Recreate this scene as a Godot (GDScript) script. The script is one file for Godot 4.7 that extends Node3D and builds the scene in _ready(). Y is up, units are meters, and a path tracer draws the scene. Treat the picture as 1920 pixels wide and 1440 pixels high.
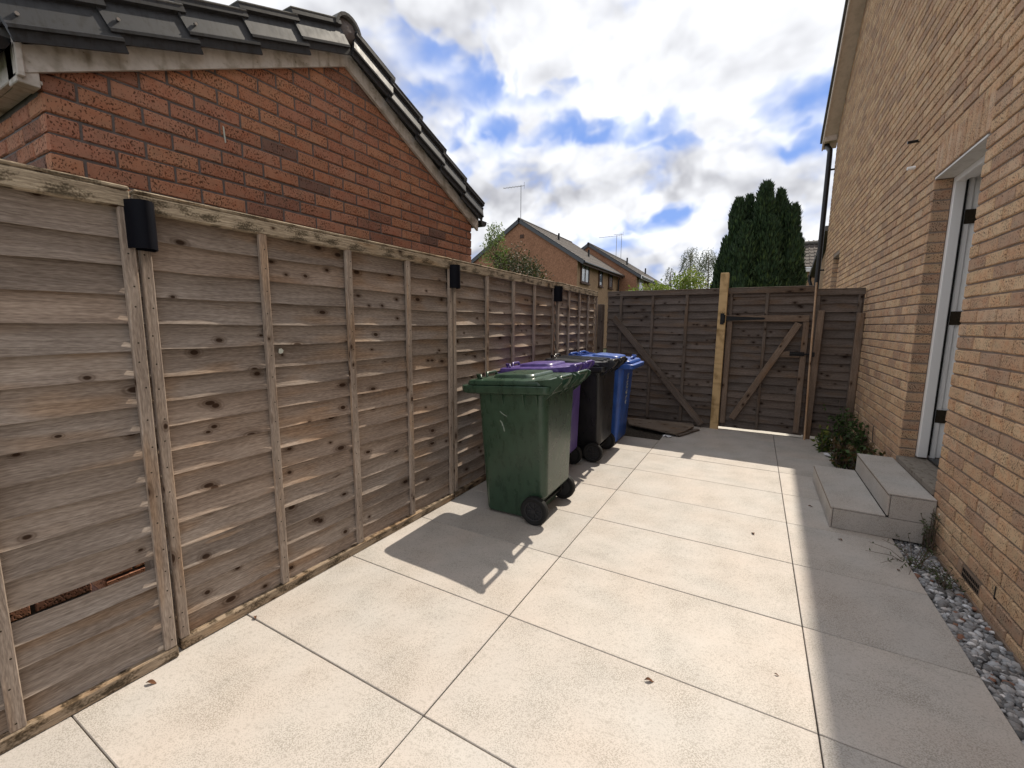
extends Node3D

const EYE := Vector3(0, 1.36, 0)
var rng := RandomNumberGenerator.new()
var tex := {}
var mats := {}


# ---------------------------------------------------------------- mesh builder
class MB:
	var v := PackedVector3Array()
	var n := PackedVector3Array()
	var t := PackedVector2Array()
	var c := PackedColorArray()
	var col := Color(1, 1, 1)
	var uo := Vector2.ZERO

	func vert(p: Vector3, nn: Vector3, uv: Vector2) -> void:
		v.append(p); n.append(nn); t.append(uv + uo); c.append(col)

	func tri(a: Vector3, b: Vector3, d: Vector3, out: Vector3, ua := Vector2.ZERO, ub := Vector2.ZERO, ud := Vector2.ZERO) -> void:
		var nn := (b - a).cross(d - a)
		if nn.length_squared() < 1e-18:
			return
		nn = nn.normalized()
		if nn.dot(out) < 0.0:
			nn = -nn
			vert(a, nn, ua); vert(b, nn, ub); vert(d, nn, ud)
		else:
			vert(a, nn, ua); vert(d, nn, ud); vert(b, nn, ub)

	func quad(a: Vector3, b: Vector3, d: Vector3, e: Vector3, out: Vector3, ua := Vector2.ZERO, ub := Vector2.ZERO, ud := Vector2.ZERO, ue := Vector2.ZERO) -> void:
		tri(a, b, d, out, ua, ub, ud)
		tri(a, d, e, out, ua, ud, ue)

	# triangle with its own normals
	func stri(a: Vector3, b: Vector3, d: Vector3, na: Vector3, nb: Vector3, nd: Vector3, ua := Vector2.ZERO, ub := Vector2.ZERO, ud := Vector2.ZERO) -> void:
		var f := (b - a).cross(d - a)
		if f.dot(na + nb + nd) < 0.0:
			vert(a, na, ua); vert(b, nb, ub); vert(d, nd, ud)
		else:
			vert(a, na, ua); vert(d, nd, ud); vert(b, nb, ub)

	func squad(a: Vector3, b: Vector3, d: Vector3, e: Vector3, na: Vector3, nb: Vector3, nd: Vector3, ne: Vector3, ua := Vector2.ZERO, ub := Vector2.ZERO, ud := Vector2.ZERO, ue := Vector2.ZERO) -> void:
		stri(a, b, d, na, nb, nd, ua, ub, ud)
		stri(a, d, e, na, nd, ne, ua, ud, ue)

	# chamfered box; grain: axis along which the texture's u runs
	func box(xf: Transform3D, size: Vector3, bev := 0.0, grain := 0) -> void:
		var h := size * 0.5
		var b := minf(bev, minf(h.x, minf(h.y, h.z)) * 0.6)
		var others := [[1, 2], [2, 0], [0, 1]]
		var ga := (grain + 1) % 3
		var gb := (grain + 2) % 3
		var uvof := func(p: Vector3, axis: int) -> Vector2:
			if axis == ga:
				return Vector2(p[grain], p[gb])
			if axis == gb:
				return Vector2(p[grain], p[ga] + 0.37)
			return Vector2(p[ga] * 0.1, p[gb])
		var pt := func(s: Vector3, axis: int) -> Vector3:
			var p := Vector3(s.x * (h.x - b), s.y * (h.y - b), s.z * (h.z - b))
			p[axis] = s[axis] * h[axis]
			return p
		for i in 3:
			var j: int = others[i][0]
			var k: int = others[i][1]
			for s in [-1.0, 1.0]:
				var q := []
				for m in [[-1.0, -1.0], [1.0, -1.0], [1.0, 1.0], [-1.0, 1.0]]:
					var sg := Vector3.ZERO
					sg[i] = s; sg[j] = m[0]; sg[k] = m[1]
					q.append(pt.call(sg, i))
				var out := Vector3.ZERO
				out[i] = s
				quad(xf * q[0], xf * q[1], xf * q[2], xf * q[3], xf.basis * out, uvof.call(q[0], i), uvof.call(q[1], i), uvof.call(q[2], i), uvof.call(q[3], i))
		if b <= 0.0:
			return
		for i in 3:
			var j: int = others[i][0]
			var k: int = others[i][1]
			for si in [-1.0, 1.0]:
				for sj in [-1.0, 1.0]:
					var lo := Vector3.ZERO
					lo[i] = si; lo[j] = sj; lo[k] = -1.0
					var hi := lo
					hi[k] = 1.0
					var a: Vector3 = pt.call(lo, i)
					var d: Vector3 = pt.call(hi, i)
					var e: Vector3 = pt.call(hi, j)
					var f: Vector3 = pt.call(lo, j)
					var out := Vector3.ZERO
					out[i] = si; out[j] = sj
					quad(xf * a, xf * d, xf * e, xf * f, xf.basis * out, uvof.call(a, i), uvof.call(d, i), uvof.call(e, i), uvof.call(f, i))
		for sx in [-1.0, 1.0]:
			for sy in [-1.0, 1.0]:
				for sz in [-1.0, 1.0]:
					var sg := Vector3(sx, sy, sz)
					tri(xf * pt.call(sg, 0), xf * pt.call(sg, 1), xf * pt.call(sg, 2), xf.basis * sg)

	func bar(p0: Vector3, p1: Vector3, size: Vector3, bev := 0.003) -> void:
		box(Transform3D(Basis(), (p0 + p1) * 0.5), size, bev)

	func tube(path: Array, radius: float, sides := 8, r1 := -1.0, caps := true) -> void:
		if r1 < 0.0:
			r1 = radius
		var m := path.size()
		var up := Vector3(0.3, 1.0, 0.17).normalized()
		var rings := []
		var norms := []
		var side := Vector3.ZERO
		for i in m:
			var p: Vector3 = path[i]
			var q0: Vector3 = path[maxi(i - 1, 0)]
			var q1: Vector3 = path[mini(i + 1, m - 1)]
			var dir := (q1 - q0).normalized()
			if i == 0:
				side = dir.cross(up).normalized() if absf(dir.dot(up)) < 0.97 else dir.cross(Vector3.RIGHT).normalized()
			else:
				side = (side - dir * side.dot(dir)).normalized()
			var oth := dir.cross(side)
			var r := lerpf(radius, r1, float(i) / maxf(1.0, m - 1))
			var ring := []
			var nr := []
			for k in sides:
				var a := TAU * k / sides
				var d := side * cos(a) + oth * sin(a)
				ring.append(p + d * r)
				nr.append(d)
			rings.append(ring)
			norms.append(nr)
		var run := 0.0
		for i in m - 1:
			var step: float = (path[i + 1] - path[i]).length()
			for k in sides:
				var k2 := (k + 1) % sides
				var w := TAU * radius / sides
				squad(rings[i][k], rings[i][k2], rings[i + 1][k2], rings[i + 1][k], norms[i][k], norms[i][k2], norms[i + 1][k2], norms[i + 1][k], Vector2(run, k * w), Vector2(run, (k + 1) * w), Vector2(run + step, (k + 1) * w), Vector2(run + step, k * w))
			run += step
		if caps:
			for e in [0, m - 1]:
				var q: Vector3 = path[1] if e == 0 else path[m - 2]
				var out: Vector3 = path[e] - q
				for k in sides:
					tri(path[e], rings[e][k], rings[e][(k + 1) % sides], out)

	# profile of (radius, height along axis y); every profile segment is smooth round the axis and hard to its neighbour
	func lathe(xf: Transform3D, prof: Array, segs := 24) -> void:
		for i in prof.size() - 1:
			var a: Vector2 = prof[i]
			var b: Vector2 = prof[i + 1]
			var tn := (b - a).normalized()
			var nn := Vector2(tn.y, -tn.x)
			for k in segs:
				var a0 := TAU * k / segs
				var a1 := TAU * (k + 1) / segs
				var d0 := Vector3(cos(a0), 0, sin(a0))
				var d1 := Vector3(cos(a1), 0, sin(a1))
				var n0 := xf.basis * (d0 * nn.x + Vector3.UP * nn.y)
				var n1 := xf.basis * (d1 * nn.x + Vector3.UP * nn.y)
				squad(xf * (d0 * a.x + Vector3.UP * a.y), xf * (d1 * a.x + Vector3.UP * a.y), xf * (d1 * b.x + Vector3.UP * b.y), xf * (d0 * b.x + Vector3.UP * b.y), n0, n1, n1, n0)

	# closed rings of equal size, smooth normals
	func loft(rings: Array, cap0 := true, cap1 := true) -> void:
		var m: int = rings.size()
		var k: int = rings[0].size()
		var nm := []
		for i in m:
			var row := PackedVector3Array()
			row.resize(k)
			nm.append(row)
		var mid := Vector3.ZERO
		for r in rings:
			for p in r:
				mid += p
		mid /= float(m * k)
		for i in m - 1:
			for j in k:
				var j2 := (j + 1) % k
				var f: Vector3 = (rings[i][j2] - rings[i][j]).cross(rings[i + 1][j] - rings[i][j]) + (rings[i + 1][j] - rings[i + 1][j2]).cross(rings[i][j2] - rings[i + 1][j2])
				nm[i][j] += f; nm[i][j2] += f; nm[i + 1][j] += f; nm[i + 1][j2] += f
		var test := 0.0
		for i in m:
			var cen := Vector3.ZERO
			for p in rings[i]:
				cen += p
			cen /= float(k)
			for j in k:
				nm[i][j] = nm[i][j].normalized()
				test += nm[i][j].dot(rings[i][j] - cen)
		var sg := 1.0 if test >= 0.0 else -1.0
		for i in m - 1:
			for j in k:
				var j2 := (j + 1) % k
				squad(rings[i][j], rings[i][j2], rings[i + 1][j2], rings[i + 1][j], nm[i][j] * sg, nm[i][j2] * sg, nm[i + 1][j2] * sg, nm[i + 1][j] * sg)
		for e in [0, m - 1]:
			if (e == 0 and not cap0) or (e != 0 and not cap1):
				continue
			var cen := Vector3.ZERO
			for p in rings[e]:
				cen += p
			cen /= float(k)
			var c2 := Vector3.ZERO
			for p in rings[1 if e == 0 else m - 2]:
				c2 += p
			c2 /= float(k)
			var out := cen - c2
			for j in k:
				tri(cen, rings[e][j], rings[e][(j + 1) % k], out)

	# polygon in the xy plane pushed from z0 to z1
	func prism(poly: PackedVector2Array, z0: float, z1: float, xf := Transform3D()) -> void:
		var idx := Geometry2D.triangulate_polygon(poly)
		for i in range(0, idx.size(), 3):
			var a := poly[idx[i]]
			var b := poly[idx[i + 1]]
			var d := poly[idx[i + 2]]
			for z in [z0, z1]:
				var out := xf.basis * Vector3(0, 0, 1 if (z == z1) == (z1 > z0) else -1)
				tri(xf * Vector3(a.x, a.y, z), xf * Vector3(b.x, b.y, z), xf * Vector3(d.x, d.y, z), out, a, b, d)
		var ccw := not Geometry2D.is_polygon_clockwise(poly)
		for i in poly.size():
			var a := poly[i]
			var b := poly[(i + 1) % poly.size()]
			var e := b - a
			var out2 := Vector2(e.y, -e.x) if ccw else Vector2(-e.y, e.x)
			quad(xf * Vector3(a.x, a.y, z0), xf * Vector3(b.x, b.y, z0), xf * Vector3(b.x, b.y, z1), xf * Vector3(a.x, a.y, z1), xf.basis * Vector3(out2.x, out2.y, 0), Vector2(0, 0), Vector2(e.length(), 0), Vector2(e.length(), z1 - z0), Vector2(0, z1 - z0))

	func add_mesh(src: MB, xf: Transform3D, tint: Color) -> void:
		for i in src.v.size():
			v.append(xf * src.v[i]); n.append((xf.basis * src.n[i]).normalized()); t.append(src.t[i]); c.append(tint)

	func done(colours := false) -> ArrayMesh:
		var a := []
		a.resize(Mesh.ARRAY_MAX)
		a[Mesh.ARRAY_VERTEX] = v
		a[Mesh.ARRAY_NORMAL] = n
		a[Mesh.ARRAY_TEX_UV] = t
		if colours:
			a[Mesh.ARRAY_COLOR] = c
		var m := ArrayMesh.new()
		m.add_surface_from_arrays(Mesh.PRIMITIVE_TRIANGLES, a)
		return m


# ---------------------------------------------------------------- nodes
var used := {}

func numbered(called: String) -> String:
	var k: int = used.get(called, -1) + 1
	used[called] = k
	return called if k == 0 else "%s_%03d" % [called, k]


func thing(called: String, at: Vector3, label: String, category: String, group := "", turn := 0.0) -> Node3D:
	var o := Node3D.new()
	o.name = numbered(called)
	add_child(o)
	o.position = at
	o.rotation.y = turn
	o.set_meta("label", label)
	o.set_meta("category", category)
	if group != "":
		o.set_meta("group", group)
	return o


# a mesh given in world coordinates becomes a child of parent
func part(parent: Node, called: String, mesh: Mesh, mat: Material, xf := Transform3D()) -> MeshInstance3D:
	var o := MeshInstance3D.new()
	o.name = called
	o.mesh = mesh
	o.material_override = mat
	parent.add_child(o, true)
	o.global_transform = xf
	return o


# a mesh given in the parent's own coordinates
func lpart(parent: Node3D, called: String, mesh: Mesh, mat: Material, xf := Transform3D()) -> MeshInstance3D:
	var o := MeshInstance3D.new()
	o.name = called
	o.mesh = mesh
	o.material_override = mat
	parent.add_child(o, true)
	o.transform = xf
	return o


func solo(called: String, mesh: Mesh, mat: Material, xf: Transform3D, label: String, category: String, group := "") -> MeshInstance3D:
	var o := part(self, numbered(called), mesh, mat, xf)
	o.set_meta("label", label)
	o.set_meta("category", category)
	if group != "":
		o.set_meta("group", group)
	return o


func structure(called: String, mesh: Mesh, mat: Material, xf := Transform3D()) -> MeshInstance3D:
	var o := part(self, called, mesh, mat, xf)
	o.set_meta("kind", "structure")
	return o


func at(p: Vector3) -> Transform3D:
	return Transform3D(Basis(), p)


func lin(r: float, g: float, b: float) -> Color:
	return Color(r, g, b).linear_to_srgb()


func mk(called: String, colour: Color, rough: float, o := {}) -> StandardMaterial3D:
	var m := StandardMaterial3D.new()
	m.resource_name = called
	m.albedo_color = colour
	m.roughness = rough
	m.metallic_specular = o.get("spec", 0.4)
	m.metallic = o.get("metal", 0.0)
	if o.has("tex"):
		m.albedo_texture = o.tex
	if o.has("bump"):
		m.heightmap_enabled = true
		m.heightmap_texture = o.bump
		m.heightmap_scale = o.get("depth", 0.1)
	if o.has("rough_tex"):
		m.roughness_texture = o.rough_tex
	if o.has("tri"):
		m.uv1_triplanar = true
		m.uv1_world_triplanar = true
		m.uv1_triplanar_sharpness = 6.0
		m.uv1_scale = Vector3.ONE * o.tri
		m.uv1_offset = o.get("offset", Vector3.ZERO)
	elif o.has("scale"):
		m.uv1_scale = o.scale
	if o.has("detail"):
		m.detail_enabled = true
		m.detail_albedo = o.detail
		m.detail_blend_mode = BaseMaterial3D.BLEND_MODE_MUL
		m.detail_uv_layer = BaseMaterial3D.DETAIL_UV_2
		m.uv2_triplanar = true
		m.uv2_world_triplanar = true
		m.uv2_scale = Vector3.ONE * o.detail_tri
	if o.get("vc", false):
		m.vertex_color_use_as_albedo = true
	if o.has("back"):
		m.backlight_enabled = true
		m.backlight = o.back
	if o.has("coat"):
		m.clearcoat_enabled = true
		m.clearcoat = o.coat
		m.clearcoat_roughness = 0.25
	mats[called] = m
	return m


# ---------------------------------------------------------------- textures
func grey(w: int, h: int, freq: float, octaves: int, sd: int, kind := FastNoiseLite.TYPE_SIMPLEX_SMOOTH) -> Image:
	var f := FastNoiseLite.new()
	f.seed = sd
	f.noise_type = kind
	f.frequency = freq
	f.fractal_type = FastNoiseLite.FRACTAL_FBM if octaves > 1 else FastNoiseLite.FRACTAL_NONE
	f.fractal_octaves = octaves
	var im := f.get_seamless_image(w, h)
	im.convert(Image.FORMAT_L8)
	return im


func stretched(w: int, h: int, to_w: int, to_h: int, freq: float, octaves: int, sd: int) -> PackedByteArray:
	var im := grey(w, h, freq, octaves, sd)
	im.resize(to_w, to_h, Image.INTERPOLATE_CUBIC)
	return im.get_data()


func as_tex(w: int, h: int, data: PackedByteArray, format: int) -> ImageTexture:
	return ImageTexture.create_from_image(Image.create_from_data(w, h, false, format, data))


func ss(a: float, b: float, x: float) -> float:
	var q := clampf((x - a) / (b - a), 0.0, 1.0)
	return q * q * (3.0 - 2.0 * q)


func make_wood() -> void:
	var w := 1024
	var h := 1024
	var g1 := stretched(64, 1024, w, h, 0.09, 3, 11)
	var g2 := stretched(64, 256, w, h, 0.03, 3, 12)
	var fine := stretched(256, 1024, w, h, 0.2, 2, 17)
	var blot := stretched(256, 256, w, h, 0.012, 4, 13)
	var blot2 := stretched(128, 256, w, h, 0.02, 3, 14)
	var warp := stretched(128, 128, w, h, 0.02, 2, 15)
	var dis := PackedFloat32Array()
	dis.resize(w * h)
	for i in w * h:
		dis[i] = (warp[i] - 128) * 0.09
	var knot := PackedFloat32Array()
	knot.resize(w * h)
	rng.seed = 5
	for k in 46:
		var ku := rng.randi_range(0, w - 1)
		var kv := rng.randi_range(0, h - 1)
		var r := rng.randf_range(3.5, 9.0)
		var long := rng.randf_range(0.55, 0.9)
		for dv in range(-int(r * 5), int(r * 5) + 1):
			for du in range(-int(r * 7), int(r * 7) + 1):
				var x := float(du) / r * long
				var y := float(dv) / r * 0.62
				var d2 := x * x + y * y
				var i: int = posmod(kv + dv, h) * w + posmod(ku + du, w)
				var fall := exp(-(x * x * 0.12 + y * y * 0.35))
				dis[i] -= dv * 0.75 * fall
				var d := sqrt(d2)
				var ring := 0.5 + 0.5 * sin(d * 9.0 + k)
				var core := 1.0 - ss(0.55, 1.05, d)
				var halo := (1.0 - ss(0.9, 2.4, d)) * (0.2 + 0.25 * ring)
				knot[i] = maxf(knot[i], maxf(core, halo))
	var rgb := PackedByteArray()
	rgb.resize(w * h * 3)
	var hh := PackedByteArray()
	hh.resize(w * h)
	for y in h:
		for x in w:
			var i := y * w + x
			var yy: int = posmod(y + int(dis[i]), h)
			var j := yy * w + x
			var g := g1[j] / 255.0
			var q := g2[j] / 255.0
			var f := fine[j] / 255.0
			var b := blot[i] / 255.0
			var t := clampf(0.5 + (g - 0.5) * 0.55 + (q - 0.5) * 0.25 + (b - 0.5) * 0.45 + (f - 0.5) * 0.6, 0.0, 1.0)
			var o := ss(0.55, 0.9, blot2[i] / 255.0) * 0.4
			var kk := knot[i]
			var r := lerpf(120.0, 190.0, t)
			var gg := lerpf(109.0, 179.0, t)
			var bb := lerpf(100.0, 168.0, t)
			r = lerpf(r, r * 1.02, o); gg = lerpf(gg, gg * 0.87, o); bb = lerpf(bb, bb * 0.7, o)
			r = lerpf(r, 62.0, kk); gg = lerpf(gg, 47.0, kk); bb = lerpf(bb, 37.0, kk)
			rgb[i * 3] = int(r); rgb[i * 3 + 1] = int(gg); rgb[i * 3 + 2] = int(bb)
			hh[i] = int(clampf(g * 0.6 + q * 0.25 + f * 0.3, 0.0, 1.0) * (1.0 - 0.4 * kk) * 215.0)
	tex.wood = as_tex(w, h, rgb, Image.FORMAT_RGB8)
	tex.wood_h = as_tex(w, h, hh, Image.FORMAT_L8)


func make_brick() -> void:
	var w := 512
	var pit := stretched(512, 320, w, w, 0.12, 2, 21)
	var dens := stretched(128, 128, w, w, 0.03, 3, 22)
	var mid := stretched(256, 256, w, w, 0.05, 4, 23)
	var tint := stretched(128, 128, w, w, 0.04, 3, 24)
	var fine := stretched(512, 512, w, w, 0.3, 2, 25)
	var rgb := PackedByteArray()
	rgb.resize(w * w * 3)
	var hh := PackedByteArray()
	hh.resize(w * w)
	for i in w * w:
		var d := 0.66 - (dens[i] / 255.0 - 0.5) * 0.25
		var p := ss(d, d + 0.07, pit[i] / 255.0)
		var m := 0.84 + 0.30 * (mid[i] / 255.0) + 0.2 * (fine[i] / 255.0 - 0.5)
		var q := (tint[i] / 255.0 - 0.5) * 0.24
		var k := m * (1.0 - 0.68 * p)  # pits darkened in the colour: partly their shade, partly real dark speckle
		rgb[i * 3] = int(clampf(pow(clampf(k * (1.0 + q * 0.2), 0.0, 1.0), 0.4545), 0.0, 1.0) * 255.0)
		rgb[i * 3 + 1] = int(clampf(pow(clampf(k * (1.0 - q), 0.0, 1.0), 0.4545), 0.0, 1.0) * 255.0)
		rgb[i * 3 + 2] = int(clampf(pow(clampf(k * (1.0 - q * 1.5), 0.0, 1.0), 0.4545), 0.0, 1.0) * 255.0)
		hh[i] = int(clampf(0.75 * (1.0 - p) + 0.15 * mid[i] / 255.0 + 0.1 * fine[i] / 255.0, 0.0, 1.0) * 255.0)
	tex.brick = as_tex(w, w, rgb, Image.FORMAT_RGB8)
	tex.brick_h = as_tex(w, w, hh, Image.FORMAT_L8)


func make_paving() -> void:
	var w := 1536
	var fl := stretched(1100, 1536, w, w, 0.22, 3, 31)
	var fl2 := stretched(768, 1024, w, w, 0.09, 2, 36)
	var mask := stretched(256, 256, w, w, 0.022, 4, 32)
	var mid := stretched(384, 384, w, w, 0.03, 5, 33)
	var pink := stretched(128, 128, w, w, 0.02, 3, 34)
	var rgb := PackedByteArray()
	rgb.resize(w * w * 3)
	for i in w * w:
		var k := mask[i] / 255.0
		var th := 0.62 - 0.22 * k
		var f := ss(th, th + 0.16, fl[i] / 255.0) * (0.35 + 0.65 * k)
		f = maxf(f, ss(0.58, 0.86, fl2[i] / 255.0) * (0.3 + 0.5 * k))
		var m := 1.0 + 0.05 * (mid[i] / 255.0 - 0.5)
		var p := (pink[i] / 255.0 - 0.5) * 0.035
		var d := 1.0 - 0.21 * f
		rgb[i * 3] = int(clampf(214.0 * m * d * (1.0 + p * 0.4), 0.0, 255.0))
		rgb[i * 3 + 1] = int(clampf(208.0 * m * d * (1.0 - p * 0.4), 0.0, 255.0))
		rgb[i * 3 + 2] = int(clampf(203.0 * m * (d - 0.02 * f) * (1.0 - p), 0.0, 255.0))
	tex.paving = as_tex(w, w, rgb, Image.FORMAT_RGB8)
	var small := grey(512, 512, 0.06, 5, 37)
	tex.paving_h = ImageTexture.create_from_image(small)
	# broad mottling shared by several surfaces, white with soft grey-brown patches
	var g := grey(512, 512, 0.012, 5, 38).get_data()
	var q := grey(512, 512, 0.05, 4, 39).get_data()
	var dd := PackedByteArray()
	dd.resize(512 * 512 * 3)
	for i in 512 * 512:
		var k := clampf(1.0 - 0.075 * ss(0.45, 0.95, g[i] / 255.0) - 0.05 * ss(0.5, 0.9, q[i] / 255.0), 0.0, 1.0)
		dd[i * 3] = int(255.0 * k); dd[i * 3 + 1] = int(255.0 * pow(k, 1.06)); dd[i * 3 + 2] = int(255.0 * pow(k, 1.18))
	tex.mottle = as_tex(512, 512, dd, Image.FORMAT_RGB8)


func make_others() -> void:
	# grime on paint and concrete: light ground, dark streaks and spots
	var a := grey(512, 512, 0.02, 5, 41).get_data()
	var b := stretched(512, 64, 512, 512, 0.05, 3, 42)
	var s := grey(512, 512, 0.16, 2, 43).get_data()
	var rgb := PackedByteArray()
	rgb.resize(512 * 512 * 3)
	for i in 512 * 512:
		var k := 1.0 - 0.2 * ss(0.5, 0.9, a[i] / 255.0) - 0.14 * ss(0.55, 0.9, b[i] / 255.0) - 0.3 * ss(0.80, 0.88, s[i] / 255.0) * ss(0.4, 0.7, a[i] / 255.0)
		k = clampf(k, 0.0, 1.0)
		rgb[i * 3] = int(255.0 * k); rgb[i * 3 + 1] = int(255.0 * pow(k, 1.1)); rgb[i * 3 + 2] = int(255.0 * pow(k, 1.3))
	tex.grime = as_tex(512, 512, rgb, Image.FORMAT_RGB8)
	# mildew: pale ground with dark irregular stains
	var mi := stretched(160, 512, 512, 512, 0.02, 5, 61)
	var mj := grey(512, 512, 0.12, 3, 62).get_data()
	var mrgb := PackedByteArray()
	mrgb.resize(512 * 512 * 3)
	for i in 512 * 512:
		var k := 1.0 - 0.5 * ss(0.40, 0.85, mi[i] / 255.0 + 0.45 * (mj[i] / 255.0 - 0.5))
		mrgb[i * 3] = int(255.0 * k); mrgb[i * 3 + 1] = int(255.0 * pow(k, 1.03)); mrgb[i * 3 + 2] = int(255.0 * pow(k, 1.1))
	tex.mildew = as_tex(512, 512, mrgb, Image.FORMAT_RGB8)
	# wheeled-bin plastic: dusty scuffs and scratches
	var d := stretched(512, 256, 512, 512, 0.02, 5, 44)
	var e := grey(512, 512, 0.2, 2, 45).get_data()
	var r8 := PackedByteArray()
	r8.resize(512 * 512)
	var c8 := PackedByteArray()
	c8.resize(512 * 512)
	for i in 512 * 512:
		var k := 0.72 + 0.3 * (d[i] / 255.0) + 0.1 * (e[i] / 255.0 - 0.5)
		r8[i] = int(clampf(k, 0.0, 1.0) * 255.0)
		c8[i] = int(clampf(0.78 + 0.22 * (d[i] / 255.0) + 0.08 * (e[i] / 255.0), 0.0, 1.0) * 255.0)
	tex.scuff = as_tex(512, 512, r8, Image.FORMAT_L8)
	tex.scuff_c = as_tex(512, 512, c8, Image.FORMAT_L8)
	# soil, litter, rough ground
	var f := grey(512, 512, 0.04, 6, 46).get_data()
	var g := grey(512, 512, 0.25, 2, 47).get_data()
	var so := PackedByteArray()
	so.resize(512 * 512)
	for i in 512 * 512:
		so[i] = int(clampf(0.3 + 0.5 * f[i] / 255.0 + 0.35 * (g[i] / 255.0 - 0.4), 0.0, 1.0) * 255.0)
	tex.soil = as_tex(512, 512, so, Image.FORMAT_L8)
	# far masonry: fine rows of slightly different tone
	var h := stretched(128, 512, 512, 512, 0.25, 2, 48)
	var k2 := grey(512, 512, 0.03, 4, 49).get_data()
	var fm := PackedByteArray()
	fm.resize(512 * 512)
	for i in 512 * 512:
		fm[i] = int(clampf(0.62 + 0.35 * h[i] / 255.0 + 0.2 * (k2[i] / 255.0 - 0.5), 0.0, 1.0) * 255.0)
	tex.far_brick = as_tex(512, 512, fm, Image.FORMAT_L8)


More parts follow.
